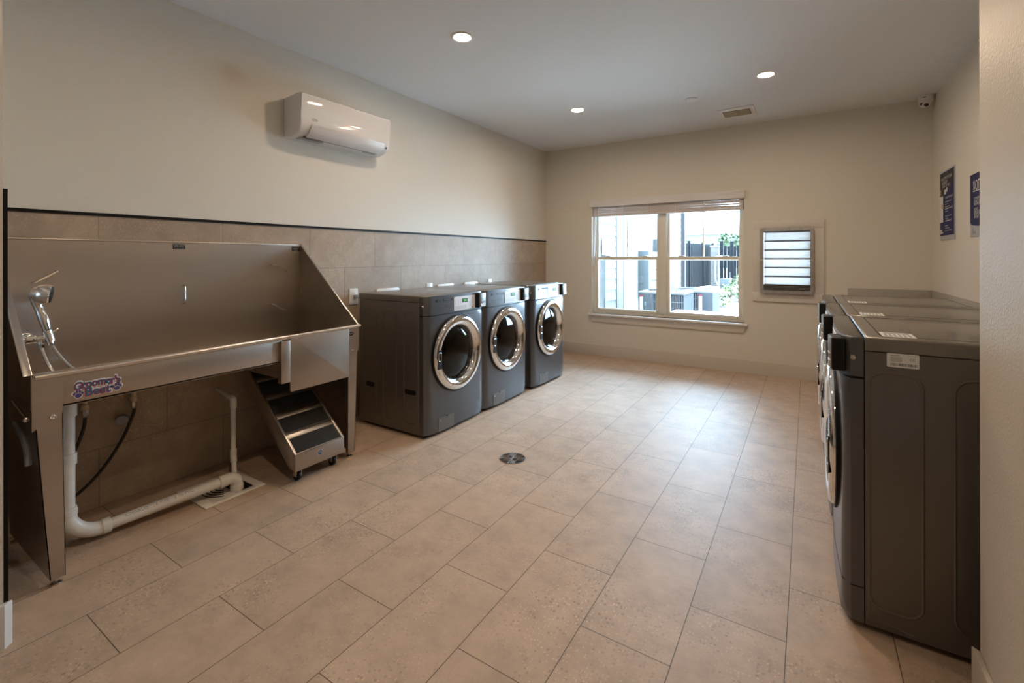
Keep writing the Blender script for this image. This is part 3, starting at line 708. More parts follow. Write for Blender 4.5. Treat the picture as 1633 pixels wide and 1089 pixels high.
for p in (((XB, .630, 1.163), (XB, .712, 1.215)), ((XB, .655, .905), (XB, .712, .940)), ((XB, 1.771, 1.232), (XB, 1.872, 1.186)), ((XB, 1.768, .966), (XB, 1.868, .914)), ((XB, 1.250, 1.017), (XB, 1.250, 1.117))):
    a, b = Vector(p[0]), Vector(p[1]); e = Vector((.028, 0, 0))
    MB().tube(catmull([a, a + e * .8, a + e + (b - a) * .12, a + e + (b - a) * .5, b + e - (b - a) * .12, b + e * .8, b], 6), .0045, 8).build('tether_loop', 'steel2', tb)
def label_plate(y0, y1, z0, z1, lines, name='caution_label'):
    o = MB().prism(rrect(y1 - y0, z1 - z0, .003, 3, (y0 + y1) / 2, (z0 + z1) / 2), lambda a, b, d: (d, a, b), XB, XB + .001).build(name, 'dark', tb)
    m = MB(); k = len(lines)
    for i, (s, sz) in enumerate(lines):
        text_into(m, s, lambda a, b: (XB + .0014, (y0 + y1) / 2 + a, z1 - (z1 - z0) * (i + .5) / k + b), sz)
    m.build('label_letters', 'signw', o, flip=False)
label_plate(1.200, 1.262, 1.327, 1.359, [('CAUTION', .013), ('Slippery when wet', .0065), ('Do not leave pet alone', .0055)])
label_plate(1.925, 1.982, 1.325, 1.360, [('WARNING', .011), ('Max load 250 lb', .0065), ('Use tether', .0065)])
# maker's plate on the right corner and logo sticker
mb = MB(); mb.prism([(1.958 + .021 * math.cos(2 * PI * i / 24), .790 + .012 * math.sin(2 * PI * i / 24)) for i in range(24)], lambda a, b, d: (d, a, b), XF + .003, XF + .0045)
pl_ = mb.build('oval_badge', 'dark', tb)
mb = MB(); text_into(mb, 'ADA', lambda a, b: (XF + .0048, 1.958 + a, .790 + b), .014); mb.build('badge_letters', 'signw', pl_, flip=False)
def paw(mb, cx, cz, r, x, f=1):
    def disc(a, b, ra, rb): mb.poly([(x, cx + a + ra * math.cos(2 * PI * i / 16), cz + b + rb * math.sin(2 * PI * i / 16)) for i in range(16)])
    disc(0, -.25 * r, .62 * r, .50 * r)
    for a, b in ((-.75, .25), (-.28, .70), (.28, .70), (.75, .25)): disc(a * r, b * r, .23 * r, .33 * r)
def logo_f(dy, dz): return lambda a, b: (XF + LX, .703 + dy + a, .752 + dz + b + .028 * a)
lw = MB(); LX = .0006
def arc(dy, dz, k): return lambda a, b: (XF + LX, .703 + dy + a, .752 + dz + b - k * a * a)
lines = (("Groomer's", .016, .042, 1.2), ('Best', -.018, .048, 0))
for s, dz, sz, k in lines: text_into(lw, s, arc(0, dz, k), sz, offset=.0052, sx=.80 if s[0] == 'G' else 1)
paw(lw, .703 - .062, .730, .0215, XF + LX); paw(lw, .703 + .062, .732, .0215, XF + LX)
lo = lw.build('logo_sticker', 'logow', tb, flip=False)
LX = .0010; lr = MB()
for s, dz, sz, k in lines: text_into(lr, s, arc(-.0018, dz - .0015, k), sz, offset=.0022, sx=.80 if s[0] == 'G' else 1)
lr.build('logo_shadow', 'logor', lo, flip=False)
LX = .0014; lb = MB()
for s, dz, sz, k in lines: text_into(lb, s, arc(0, dz, k), sz, offset=.0006, sx=.80 if s[0] == 'G' else 1)
lb.build('logo_letters', 'logob', lo, flip=False)
lp = MB(); paw(lp, .703 - .062, .730, .017, XF + LX); paw(lp, .703 + .062, .732, .017, XF + LX); lp.build('logo_paws', 'logop', lo, flip=False)
# rod and grey strap on the outer left side
MB().tube([(-2.70, .500, .700), (-2.52, .500, .668)], .006, 8).ball((-2.505, .500, .664), .012, 2).build('side_rod', 'steel2', tb)
MB().tube(catmull([(-2.74, .515, .60), (-2.62, .515, .57), (-2.57, .518, .52), (-2.56, .518, .47)]), .012, 8).build('side_hose', 'grey', tb)
# ------------------------------------------------------------------ faucet and hand shower
fc = thing('shower_faucet', 'chrome mixer faucet on the left end of the steel tub', 'faucet', (-2.90, .52, .9))
MB().cyl((-2.905, .522, .917), (-2.905, .555, .917), .024).tube([(-2.905, .555, .917), (-2.905, .562, .917), (-2.905, .640, .917)], [.016, .013, .013], 16).build('valve_body', 'chrome', fc)
MB().tube([(-2.905, .585, .917), (-2.905, .585, .94), (-2.875, .558, .945)], [.010, .010, .006], 10).ball((-2.905, .585, .930), .016, 3).build('lever', 'chrome', fc)
MB().box(-2.922, -2.888, .575, .612, .900, .934, .006).build('diverter', 'chrome', fc)
MB().tube([(-2.905, .628, .917), (-2.905, .628, .880)], .011, 14).lathe([(.014, 0), (.014, .016)], (-2.905, .628, .876), (0, 0, 1), 8, True, True).build('hose_outlet', 'chrome', fc)
MB().tube([(-2.905, .646, .948), (-2.900, .658, .900)], [.019, .017], 16).build('shower_holder', 'chrome', fc)
hsr = thing('hand_shower', 'chrome hand shower resting upright in its faucet holder', 'hand shower', (-2.90, .65, .9))
MB().tube(catmull([(-2.899, .6600, .885), (-2.903, .652, .925), (-2.904, .646, .96), (-2.908, .634, 1.01), (-2.912, .622, 1.05), (-2.914, .614, 1.085), (-2.912, .613, 1.115), (-2.905, .622, 1.140)], 5),
          [.011, .012, .012, .012, .0125, .0125, .013, .013, .013, .014, .015, .016, .017, .018, .0185, .0185, .018, .017, .016, .0155, .015, .0155, .016, .017, .018, .019, .020, .021, .022, .023, .024, .024, .023, .022, .021, .018], 16).build('handle', 'chrome', hsr)
hd = MB().lathe([(.012, -.036), (.028, -.028), (.040, -.010), (.044, .006), (.044, .024), (.040, .028), (0, .029)], (-2.900, .632, 1.116), (.36, .92, -.16), 32).build('spray_head', 'chrome', hsr)
MB().lathe([(.038, .0285), (.033, .031), (0, .031)], (-2.900, .632, 1.116), (.36, .92, -.16), 28).build('nozzle_face', 'dark', hd)
hp = catmull([(-2.905, .628, .884), (-2.895, .634, .85), (-2.875, .650, .79), (-2.83, .675, .735), (-2.76, .72, .712), (-2.68, .80, .711), (-2.64, .88, .711), (-2.70, .93, .711),
              (-2.78, .86, .712), (-2.83, .775, .730), (-2.868, .720, .775), (-2.888, .685, .83), (-2.899, .664, .88)], 10)
MB().tube(hp, [.0075 if i % 2 else .0068 for i in range(len(hp))], 8).build('hose', 'chrome', hsr)
# ------------------------------------------------------------------ ramp steps
rp = thing('ramp_steps', 'rolling steel ramp steps with black grip pads under the tub door', 'ramp', (-2.6, 1.7, 0))
RX, RZ, SL = -2.425, .172, .84
RY0, RY1 = 1.546, 1.872
xt = -2.97; ux = Vector((-1, 0, SL)).normalized(); nn = Vector((SL, 0, 1)).normalized()
zt = RZ + (RX - xt) * SL
for y in (RY0, RY1 - .014):
    MB().prism([(RX, .078), (RX, RZ), (xt, zt), (xt, zt - .11), (RX - .055, .078)], lambda a, b, d: (a, d, b), y, y + .014, bev=.0015).build('stringer', 'steel', rp)
MB().box(RX - .006, RX + .002, RY0, RY1, .074, RZ - .001, .0015).build('front_plate', 'steel', rp)
o0 = Vector((RX, 0, RZ)) - nn * .006
def slab(s0, s1, h0, h1, y0, y1, bev=0):
    m = MB(); a, b = o0 + ux * s0, o0 + ux * s1
    q = lambda p, h, y: tuple((p + nn * h) + Vector((0, y, 0)))
    m.hexa([q(a, h0, y0), q(b, h0, y0), q(b, h0, y1), q(a, h0, y1), q(a, h1, y0), q(b, h1, y0), q(b, h1, y1), q(a, h1, y1)], bev); return m
Ltot = (RX - xt) / abs(ux.x)
slab(0, Ltot, -.008, 0, RY0 + .012, RY1 - .012).build('deck', 'steel', rp)
for k in range(5):
    s0 = .008 + k * .142
    if s0 + .10 < Ltot: slab(s0, s0 + .098, 0, .004, RY0 + .018, RY1 - .018, .0015).build('grip_pad', 'rubber', rp)
    if k and s0 < Ltot: slab(s0 - .040, s0 - .004, 0, .003, RY0 + .014, RY1 - .014, .001).build('step_nosing', 'steel', rp)
for y in (1.592, 1.826):
    c = MB().box(RX - .075, RX - .025, y - .022, y + .022, .070, .078, .002)
    for s in (-1, 1): c.box(RX - .066, RX - .034, y + s * .016 - .002, y + s * .016 + .002, .026, .072, .001)
    c = c.build('caster', 'steel2', rp)
    MB().lathe([(.010, -.011), (.024, -.011), (.027, -.006), (.027, .006), (.024, .011), (.010, .011)], (RX - .052, y, .027), (0, 1, 0), 24, True, True).build('wheel', 'dark', c)
mb = MB(); paw(mb, 1.702, .130, .021, RX + .0026); pw = mb.build('paw_decal', 'logow', rp, flip=False)
mb = MB(); paw(mb, 1.702, .130, .0175, RX + .0030); mb.build('paw_print', 'logob', pw, flip=False)
# ------------------------------------------------------------------ plumbing
dpn = thing('drain_pipe', 'thick white plastic drain pipe running from the tub along the floor', 'pipe', (-2.72, .8, 0))
vx, vy, r = -2.725, .672, .0245
MB().cyl((vx, vy, .695), (vx, vy, .135), r).build('vertical_pipe', 'pvc', dpn)
for z0, z1 in ((.585, .65), (.375, .425)): MB().lathe([(r, 0), (.0300, .001), (.0305, .004), (.0305, z1 - z0 - .004), (.030, z1 - z0 - .001), (r, z1 - z0)], (vx, vy, z0), (0, 0, 1), 28).build('coupling', 'pvc', dpn)
E0, E1 = Vector((-2.715, .805, .052)), Vector((-2.655, 1.290, .075))
MB().tube(catmull([(vx, vy, .19), (vx, vy, .15), (vx + .002, vy + .008, .118), (vx + .004, vy + .035, .082), (vx + .006, vy + .07, .06), tuple(E0 - (E1 - E0).normalized() * .03), tuple(E0)], 6), .0305, 24).build('elbow', 'pvc', dpn)
MB().lathe([(.0305, 0), (.0335, .002), (.0335, .022), (.0305, .024)], (vx, vy, .155), (0, 0, 1), 28).build('elbow_collar', 'pvc', dpn)
MB().lathe([(.0305, 0), (.0335, .002), (.0335, .03), (.0305, .032)], tuple(E0 - (E1 - E0).normalized() * .02), tuple(E1 - E0), 28).build('elbow_collar', 'pvc', dpn)
MB().cyl(E0, E1, r).build('floor_pipe', 'pvc', dpn)
MB().lathe([(r, 0), (.031, .001), (.031, .035), (r, .036)], E1 - (E1 - E0).normalized() * .03, E1 - E0, 28).tube(catmull([tuple(E1), (-2.652, 1.315, .076), (-2.650, 1.338, .065), (-2.650, 1.345, .045), (-2.650, 1.346, .005)], 6), .0295, 24).lathe([(.0295, 0), (.033, .001), (.033, .03), (.0295, .031)], (-2.650, 1.346, .003), (0, 0, 1), 28).build('end_elbow', 'pvc', dpn)
# lettering along the floor pipe, bent round it
mb = MB(); ax = (E1 - E0).normalized(); sd_ = Vector((ax.y, -ax.x, 0)).normalized(); upv = sd_.cross(ax)
if upv.z < 0: upv = -upv
def pipe_f(a, b):
    th = math.radians(52) + b / r
    return E0 + ax * (.20 + a) + (sd_ * math.cos(th) + upv * math.sin(th)) * (r + .0006)
text_into(mb, 'CHARLOTTE PIPE   2 IN PVC', pipe_f, .022); mb.build('pipe_lettering', 'grey', dpn, flip=False)
wp = thing('wall_drain_pipe', 'slim white pipe from the tiled wall down into the square floor sink', 'pipe', (-2.85, 1.42, 0))
q = [(-3.066, 1.448, .470), (-2.90, 1.420, .465), (-2.83, 1.413, .462), (-2.820, 1.412, .445), (-2.818, 1.412, .13), (-2.805, 1.408, .11), (-2.755, 1.385, .055), (-2.725, 1.372, .02)]
MB().tube(q, .0135, 16).build('pipe_run', 'pvc', wp)
MB().tube(catmull([(-2.87, 1.415, .464), (-2.835, 1.413, .463), (-2.820, 1.412, .450), (-2.818, 1.412, .405)], 5), .018, 16).build('elbow', 'pvc', wp)
MB().tube([(-2.818, 1.412, .165), (-2.818, 1.412, .125), (-2.795, 1.403, .098)], .0175, 16).build('lower_elbow', 'pvc', wp)
fs = thing('floor_sink', 'square white floor sink with slotted grate under the tub', 'floor sink', (-2.735, 1.31, 0))
a0, a1, b0, b1 = -2.895, -2.575, 1.155, 1.465
mb = MB()
for p in ((a0, a1, b0, b0 + .045), (a0, a1, b1 - .045, b1), (a0, a0 + .04, b0 + .045, b1 - .045), (a1 - .04, a1, b0 + .045, b1 - .045)): mb.box(*p, 0.0005, .006, .0015)
mb.build('flange', 'pvc', fs)
MB().box(a0 + .04, a1 - .04, b0 + .045, b1 - .045, .0006, .0012).build('basin_opening', 'dark', fs)
mb = MB(); mb.box(a0 + .04, a1 - .042, b0 + .045, 1.325, .0013, .004)
gr = mb.build('grate', 'pvc', fs)
mb = MB()
for k in range(4):
    rr_ = .035 + k * .022
    mb.tube([(-2.735 + rr_ * math.cos(t) * 1.1, 1.325 - .010 - rr_ * math.sin(t) * 1.0, .0042) for t in [math.radians(25 + 13 * i) for i in range(11)]], .0035, 4)
mb.build('grate_slots', 'dark', gr)
for i, (yy, pts, lab, nut) in enumerate((
    (.812, [(-3.03, .812, .60), (-3.03, .812, .50), (-3.03, .805, .43), (-3.03, .770, .33), (-3.03, .700, .24), (-3.03, .62, .20)], 'short black supply hose hanging nearest the tub drain pipe', None),
    (1.010, [(-3.03, 1.010, .62), (-3.03, 1.012, .53), (-3.03, 1.005, .44), (-3.03, .955, .32), (-3.03, .875, .20), (-3.03, .78, .115), (-3.03, .66, .07)], 'long black supply hose curving down the tiled wall under the tub', None))):
    z0 = .520 if i == 0 else .512
    sh = thing('supply_hose', lab, 'hose', (-3.03, yy, .4), 'supply hoses under the tub')
    MB().tube(catmull([(p[0], p[1], min(p[2], z0 - .030)) for p in pts], 8), .0075, 10).build('hose_line', 'hose', sh)
    MB().cyl((-3.03, yy, .692), (-3.03, yy, z0), .0125).lathe([(.0125, 0), (.0165, .002), (.0165, .03), (.0125, .032)], (-3.03, yy, z0), (0, 0, 1), 20).build('cream_fitting', 'cpvc', sh)
    MB().lathe([(.008, -.035), (.012, -.03), (.0155, -.02), (.0155, 0)], (-3.03, yy, z0), (0, 0, 1), 8, True, True).build('hex_nut', 'steel2', sh)
sv = thing('stop_valve', 'small grey ribbed valve knob on the wall behind the supply hose', 'valve', (-3.03, .96, .43))
mb = MB(); u, v, d = frame((1, -.5, .0))
mb.prism([((.020 + .003 * (i % 2)) * math.cos(2 * PI * i / 20), (.020 + .003 * (i % 2)) * math.sin(2 * PI * i / 20)) for i in range(20)], lambda a, b, e: tuple(Vector((-3.035, .965, .435)) + u * a * 1.2 + v * b + d * e), 0, .03, bev=.002)
mb.build('knob', 'grey', sv)
MB().cyl((-3.066, .965, .435), (-3.034, .964, .435), .010).cyl((-3.05, .965, .436), (-3.05, .985, .437), .008).build('stem', 'steel2', sv)
# round floor drain
fd = thing('floor_drain', 'round metal floor drain set in the middle of the tiled floor', 'floor drain', (-1.582, 2.494, 0))
cx, cy = -1.584, 2.495; R = .083
MB().lathe([(R, .0002), (R, .0028), (R - .004, .003), (R - .006, .0012)], (cx, cy, 0), (0, 0, 1), 48).build('rim', 'bronze', fd)
MB().lathe([(R - .005, .0008), (0, .0008)], (cx, cy, 0), (0, 0, 1), 48).build('well', 'dark', fd, flip=False)
mb = MB(); f2 = lambda a, b, d: (cx + a, cy + b, d)
ca, sa = math.cos(.57), math.sin(.57)
rot = lambda a, b: (a * ca - b * sa, a * sa + b * ca)
for side in (-1, 1):
    for k in range(4):
        rr_ = .012 + k * .0095
        mb.tube([f2(*rot(side * .040 + rr_ * math.cos(t), rr_ * math.sin(t)), .0022) for t in [2 * PI * i / 24 for i in range(24)]], .0021, 4, closed=True)
    for k in range(8):
        t = 2 * PI * k / 8 + .2; mb.tube([f2(*rot(side * .040, 0), .0022), f2(*rot(side * .040 + .040 * math.cos(t), .040 * math.sin(t)), .0022)], .0017, 4)
for a, b in (((-.03, -.072), (.03, .072)), ((-.005, -.078), (.035, -.02)), ((.005, .078), (-.035, .02))):
    mb.tube([f2(*rot(*a), .0022), f2(*rot(*b), .0022)], .0024, 4)
mb.poly([f2(*rot(a, b), .0013) for a, b in ((-.018, -.076), (.018, -.076), (.004, 0), (.018, .076), (-.018, .076), (-.004, 0))])
mb.build('grate', 'bronze', fd)
# ------------------------------------------------------------------ wall plates, outlet boxes
XW = XL + .001
def plate_thing(name, label, cat, y0, y1, z0, z1, group=None):
    t = thing(name, label, cat, (XW, (y0 + y1) / 2, (z0 + z1) / 2), group)
    MB().prism(rrect(y1 - y0, z1 - z0, .005, 3, (y0 + y1) / 2, (z0 + z1) / 2), lambda a, b, d: (d, a, b), XW, XW + .006, bev=.002, bevcap=1).build('cover_plate', 'white', t)
    for k in (-.024, .024):
        zc_ = (z0 + z1) / 2 + k; yc = (y0 + y1) / 2
        r_ = MB().prism(rrect(.034, .030, .010, 4, yc, zc_), lambda a, b, d: (d, a, b), XW + .005, XW + .0075).build('receptacle', 'white', t)
        MB().box(XW + .007, XW + .0079, yc - .008, yc - .006, zc_ - .004, zc_ + .006).box(XW + .007, XW + .0079, yc + .006, yc + .008, zc_ - .004, zc_ + .006).build('slots', 'dark', r_)
    return t
G = 'wall outlets above the washers'
o1 = plate_thing('wall_outlet', 'white wall outlet with a grey plug between the tub and the nearest washer', 'outlet', 2.418, 2.500, .903, 1.030, G)
plate_thing('wall_outlet', 'white wall outlet on the tiles above the middle washer', 'outlet', 3.300, 3.384, .905, 1.030, G)
plate_thing('wall_outlet', 'white wall outlet on the tiles above the washer nearest the window', 'outlet', 4.303, 4.385, .905, 1.032, G)
pg = thing('power_plug', 'grey power plug in the outlet beside the tub', 'plug', (XW + .01, 2.47, .97))
MB().box(XW + .0082, XW + .036, 2.452, 2.490, .953, .981, .005).build('plug_body', 'grey', pg)
MB().tube(catmull([(XW + .030, 2.480, .957), (XW + .032, 2.490, .92), (XW + .03, 2.494, .86), (XW + .03, 2.494, .70), (XW + .03, 2.50, .5)]), .004, 8).build('cord', 'greyink', pg)
for y0, y1, lab in ((2.690, 2.948, 'nearest the tub'), (3.450, 3.700, 'of the middle washer'), (3.872, 4.112, 'farthest along the wall')):
    ob = thing('laundry_box', 'white recessed washer outlet box ' + {'nearest the tub': 'behind the washer beside the tub', 'of the middle washer': 'behind the middle washer', 'farthest along the wall': 'behind the washer nearest the window'}[lab], 'outlet box', (XW, (y0 + y1) / 2, .93), 'washer outlet boxes')
    mb = MB(); out = rrect(y1 - y0, .19, .02, 4, (y0 + y1) / 2, .918)
    mb.prism(out, lambda a, b, d: (d, a, b), XW, XW + .012, bev=.003, bevcap=1); mb.build('box_frame', 'white', ob)
    MB().box(XW + .0115, XW + .0128, y0 + .03, y1 - .03, .845, .985).build('box_recess', 'greyink', ob)
    for k in (-.05, .05): MB().cyl((XW + .012, (y0 + y1) / 2 + k, .95), (XW + .045, (y0 + y1) / 2 + k, .95), .010).build('valve', 'steel2', ob)
bp_ = thing('blank_plate', 'painted blank wall plate high on the back wall left of the window', 'wall plate', (-2.748, YB, 1.937))
MB().prism(rrect(.094, .108, .004, 3, -2.748, 1.937), lambda a, b, d: (a, d, b), YB - .005, YB, bev=.0015, bevcap=0).build('cover_plate', 'wall', bp_)
for z in (1.90, 1.974): MB().lathe([(.004, 0), (0, .001)], (-2.748, YB - .005, z), (0, -1, 0), 10).build('screw', 'greyink', bp_)
# ------------------------------------------------------------------ posters on the right wall
def poster(name, label, y_hi, y_lo, z0, z1):
    t = thing(name, label, 'poster', (XR, (y_hi + y_lo) / 2, (z0 + z1) / 2))
    MB().box(XR - .006, XR, y_lo, y_hi, z0, z1, .001).build('backing', 'signg', t)
    return t
xp = XR - .0062
def PR(y_hi, y_lo, z0, z1):            # poster coords: u 0..1 left to right (towards camera), v 0..1 upward
    return lambda u, v, e=0.0: (xp - e, y_hi + (y_lo - y_hi) * u, z0 + (z1 - z0) * v)
def quad(m, f, u0, u1, v0, v1, e=.0004): m.poly([f(u0, v0, e), f(u1, v0, e), f(u1, v1, e), f(u0, v1, e)])
p1 = poster('laundry_poster', 'tall navy poster with photo and small white text on the right wall', 5.375, 4.915, 1.415, 1.998)
f = PR(5.375, 4.915, 1.415, 1.998); Wp = .46
m = MB(); quad(m, f, 0, .975, .065, .975, .0002); m.build('navy_field', 'sign', p1, flip=False)
m = MB(); m.poly([f(0, .63, .0006), f(.35, .63, .0006), f(.55, .70, .0006), f(.92, .78, .0006), f(.975, .90, .0006), f(.93, .96, .0006), f(0, .955, .0006)]); m.build('photo_area', 'signtop', p1, flip=False)
m = MB(); quad(m, f, 0, .22, .26, .64, .0008); quad(m, f, .3, .42, .655, .72, .001); quad(m, f, .45, .52, .68, .74, .001); m.build('pale_photo', 'signw', p1, flip=False)
m = MB(); quad(m, f, .10, .24, .46, .52, .0010); quad(m, f, .0, .05, .66, .74, .001); m.build('orange_patch', 'signo', p1, flip=False)
m = MB()
for s, u_, v_, sz in (('WELCOME TO YOUR', .45, .88, .036), ('LAUNDRY', .32, .82, .040), ('WASH  DRY  GO', .42, .77, .03)): text_into(m, s, lambda a, b: f(u_ + a / Wp, v_ + b / .583, .001), sz)
for s, v_ in (('1 LOAD AND ADD SOAP', .60), ('2 CHOOSE YOUR CYCLE', .445), ('3 PAY AND START', .27)):
    text_into(m, s, lambda a, b: f(.62 + a / Wp, v_ + b / .583, .001), .022)
for i in range(13):
    if i in (3, 7): continue
    v_ = .13 + i * .034; quad(m, f, .36, .80 - .12 * (i % 3), v_, v_ + .006, .001)
quad(m, f, .02, .22, .10, .12, .001); quad(m, f, .02, .15, .13, .15, .001)
m.build('poster_lettering', 'signw', p1, flip=False)
p2 = poster('notice_poster', 'navy notice poster with a pale foot nearest the entry on the right wall', 4.503, 4.040, 1.415, 1.846)
f = PR(4.503, 4.040, 1.415, 1.846); Wp, Hp = .463, .431
m = MB(); m.poly([f(0, 1, .0002), f(0, .235, .0002)] + [f(.5 - .5 * math.cos(PI * i / 12), .235 - .075 * math.sin(PI * i / 12), .0002) for i in range(1, 12)] + [f(1, .235, .0002), f(1, 1, .0002)]); m.build('navy_field', 'sign', p2, flip=False)
m = MB(); text_into(m, 'NOTICE', lambda a, b: f(.16 + a / Wp * .75, .80 + b / Hp * 1.2, .001), .085, align='LEFT'); quad(m, f, .16, .84, .715, .725, .001)
for s, v_ in (('ATTENTION', .60), ('DO NOT OVERLOAD', .55), ('MACHINES', .51), ('NOTICE', .43), ('REMOVE CLOTHES', .385), ('PROMPTLY WHEN', .345), ('FINISHED', .305)): text_into(m, s, lambda a, b: f(.2 + a / Wp, v_ + b / Hp, .001), .024, align='LEFT')
m.build('notice_lettering', 'signw', p2, flip=False)
m = MB(); quad(m, f, .12, .30, .05, .057, .001); quad(m, f, .12, .28, .07, .077, .001); quad(m, f, .15, .17, .085, .14, .001); quad(m, f, .60, .85, .04, .12, .001); m.build('footer_print', 'ink', p2, flip=False)
# ------------------------------------------------------------------ outdoors
ev = MB().box(XL - 3, XR + 4, YB + T, YB + T + .28, 2.78, 2.95).build('added_sun_eave', 'siding'); ev['kind'] = 'structure'  # unseen eave, added and sized to keep direct sun out of the window
gd = MB().box(-40, 30, YB + T + .001, 90, -.05, 0).build('ground_outside', 'concrete'); gd['kind'] = 'structure'
bd = MB().prism([(-2.5, 12.0), (-1.95, 10.6), (-1.65, 11.5), (-1.17, 12.55), (-.52, 13.58), (.5, 14.25), (1.5, 17.6), (-2.6, 17.6), (-3.0, 16.0)], PZ, .0005, .03).build('mulch_bed', 'mulch', loc=(-1, 14, 0)); tag(bd, 'brown mulch planting bed outside beyond the window', 'planting bed', kind='stuff')
cb_ = MB().tube(catmull([(-1.7, 10.6, .04), (-1.45, 11.4, .04), (-1.0, 12.4, .04), (-.4, 13.4, .04), (.6, 14, .04)]), .06, 6).build('bed_edging', 'condl', loc=(-1.2, 12, 0)); tag(cb_, 'grey curved edging along the mulch bed outside', 'edging')
# building wing on the left
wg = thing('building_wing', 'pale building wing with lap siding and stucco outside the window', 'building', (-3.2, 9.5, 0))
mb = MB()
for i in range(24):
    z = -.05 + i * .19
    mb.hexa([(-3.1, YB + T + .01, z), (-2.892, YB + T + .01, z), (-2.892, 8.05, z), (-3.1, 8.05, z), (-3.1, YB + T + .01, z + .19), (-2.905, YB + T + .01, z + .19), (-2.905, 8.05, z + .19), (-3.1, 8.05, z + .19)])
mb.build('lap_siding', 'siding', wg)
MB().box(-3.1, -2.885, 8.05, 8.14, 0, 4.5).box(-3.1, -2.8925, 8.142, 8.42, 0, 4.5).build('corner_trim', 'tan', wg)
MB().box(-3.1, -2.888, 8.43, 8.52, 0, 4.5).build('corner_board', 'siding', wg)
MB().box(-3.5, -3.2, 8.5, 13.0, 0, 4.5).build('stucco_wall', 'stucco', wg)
mb = MB()
for i in range(24):
    z = -.05 + i * .19
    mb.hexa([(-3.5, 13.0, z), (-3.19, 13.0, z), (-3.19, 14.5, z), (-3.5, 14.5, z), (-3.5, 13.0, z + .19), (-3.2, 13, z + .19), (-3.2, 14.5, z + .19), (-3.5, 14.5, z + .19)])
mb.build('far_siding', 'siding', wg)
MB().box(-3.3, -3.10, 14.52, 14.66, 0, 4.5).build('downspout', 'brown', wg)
ub = thing('utility_box', 'white utility box with conduit on the siding outside the window', 'utility box', (-2.88, 7.45, 1.3))
MB().box(-2.89, -2.77, 7.34, 7.62, 1.31, 1.61, .01).build('box_housing', 'white', ub)
MB().tube([(-2.86, 7.40, 1.31), (-2.86, 7.40, 0)], .02, 10).tube([(-2.86, 7.34, 1.31), (-2.86, 7.34, .6)], .010, 8).build('conduit', 'condl', ub)
mt = thing('meter_bank', 'grey electric meter cabinets with round meters on the stucco wall', 'electric meters', (-3.1, 11, 0))
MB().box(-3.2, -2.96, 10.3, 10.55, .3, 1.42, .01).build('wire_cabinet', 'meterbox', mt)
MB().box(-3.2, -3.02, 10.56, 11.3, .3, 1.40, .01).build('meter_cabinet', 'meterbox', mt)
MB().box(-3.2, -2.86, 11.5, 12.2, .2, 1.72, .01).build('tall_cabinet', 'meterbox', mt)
for z in (1.10, .86, .62):
    MB().lathe([(.10, 0), (.10, .10), (.08, .15), (0, .155)], (-3.02, 10.85, z), (1, 0, 0), 24).build('meter', 'white', mt)
MB().box(-2.98, -2.86, 11.1, 11.12, .66, .80).build('green_tag', 'gtag', mt)
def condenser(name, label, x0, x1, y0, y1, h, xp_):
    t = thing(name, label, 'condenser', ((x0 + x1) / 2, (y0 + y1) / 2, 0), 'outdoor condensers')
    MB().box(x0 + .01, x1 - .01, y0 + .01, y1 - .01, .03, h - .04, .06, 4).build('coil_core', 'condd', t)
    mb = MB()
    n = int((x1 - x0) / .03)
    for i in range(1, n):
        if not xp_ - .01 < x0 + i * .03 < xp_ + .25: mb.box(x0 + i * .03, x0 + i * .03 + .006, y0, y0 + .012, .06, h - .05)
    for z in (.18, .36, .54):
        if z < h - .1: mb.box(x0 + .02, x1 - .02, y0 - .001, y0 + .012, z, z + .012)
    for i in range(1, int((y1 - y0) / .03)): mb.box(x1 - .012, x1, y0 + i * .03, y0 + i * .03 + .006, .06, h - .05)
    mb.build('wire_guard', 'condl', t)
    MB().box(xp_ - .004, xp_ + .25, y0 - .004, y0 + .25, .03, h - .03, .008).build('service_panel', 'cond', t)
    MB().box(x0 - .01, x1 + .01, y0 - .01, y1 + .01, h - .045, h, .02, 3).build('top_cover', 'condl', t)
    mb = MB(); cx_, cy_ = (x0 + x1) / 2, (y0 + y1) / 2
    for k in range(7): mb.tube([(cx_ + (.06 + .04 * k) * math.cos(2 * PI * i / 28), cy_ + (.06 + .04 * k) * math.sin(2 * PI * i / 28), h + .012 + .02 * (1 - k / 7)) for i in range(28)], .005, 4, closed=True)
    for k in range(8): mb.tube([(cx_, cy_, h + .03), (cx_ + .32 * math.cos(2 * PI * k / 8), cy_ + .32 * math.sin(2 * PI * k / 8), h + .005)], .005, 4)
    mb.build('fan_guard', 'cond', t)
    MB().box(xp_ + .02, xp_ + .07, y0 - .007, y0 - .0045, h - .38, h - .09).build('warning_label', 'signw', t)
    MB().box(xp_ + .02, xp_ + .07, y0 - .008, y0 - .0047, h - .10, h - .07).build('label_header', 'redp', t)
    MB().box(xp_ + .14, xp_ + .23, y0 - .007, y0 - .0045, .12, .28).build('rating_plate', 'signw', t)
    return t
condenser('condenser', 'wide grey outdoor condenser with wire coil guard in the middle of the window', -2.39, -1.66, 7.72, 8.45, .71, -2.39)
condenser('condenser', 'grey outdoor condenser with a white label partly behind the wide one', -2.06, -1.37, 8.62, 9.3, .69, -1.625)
nc = thing('condenser', 'pale topped low condenser directly below the right window pane', 'condenser', (-1.1, 6.35, 0), 'outdoor condensers')
MB().box(-1.50, -.72, 6.10, 6.44, .53, .575, .018, 3).build('top_cover', 'white', nc)
MB().box(-1.47, -.75, 6.12, 6.42, .02, .528, .01).build('casing', 'condl', nc)
MB().box(-1.40, -.82, 6.116, 6.121, .47, .50).build('vent_slot', 'dark', nc)
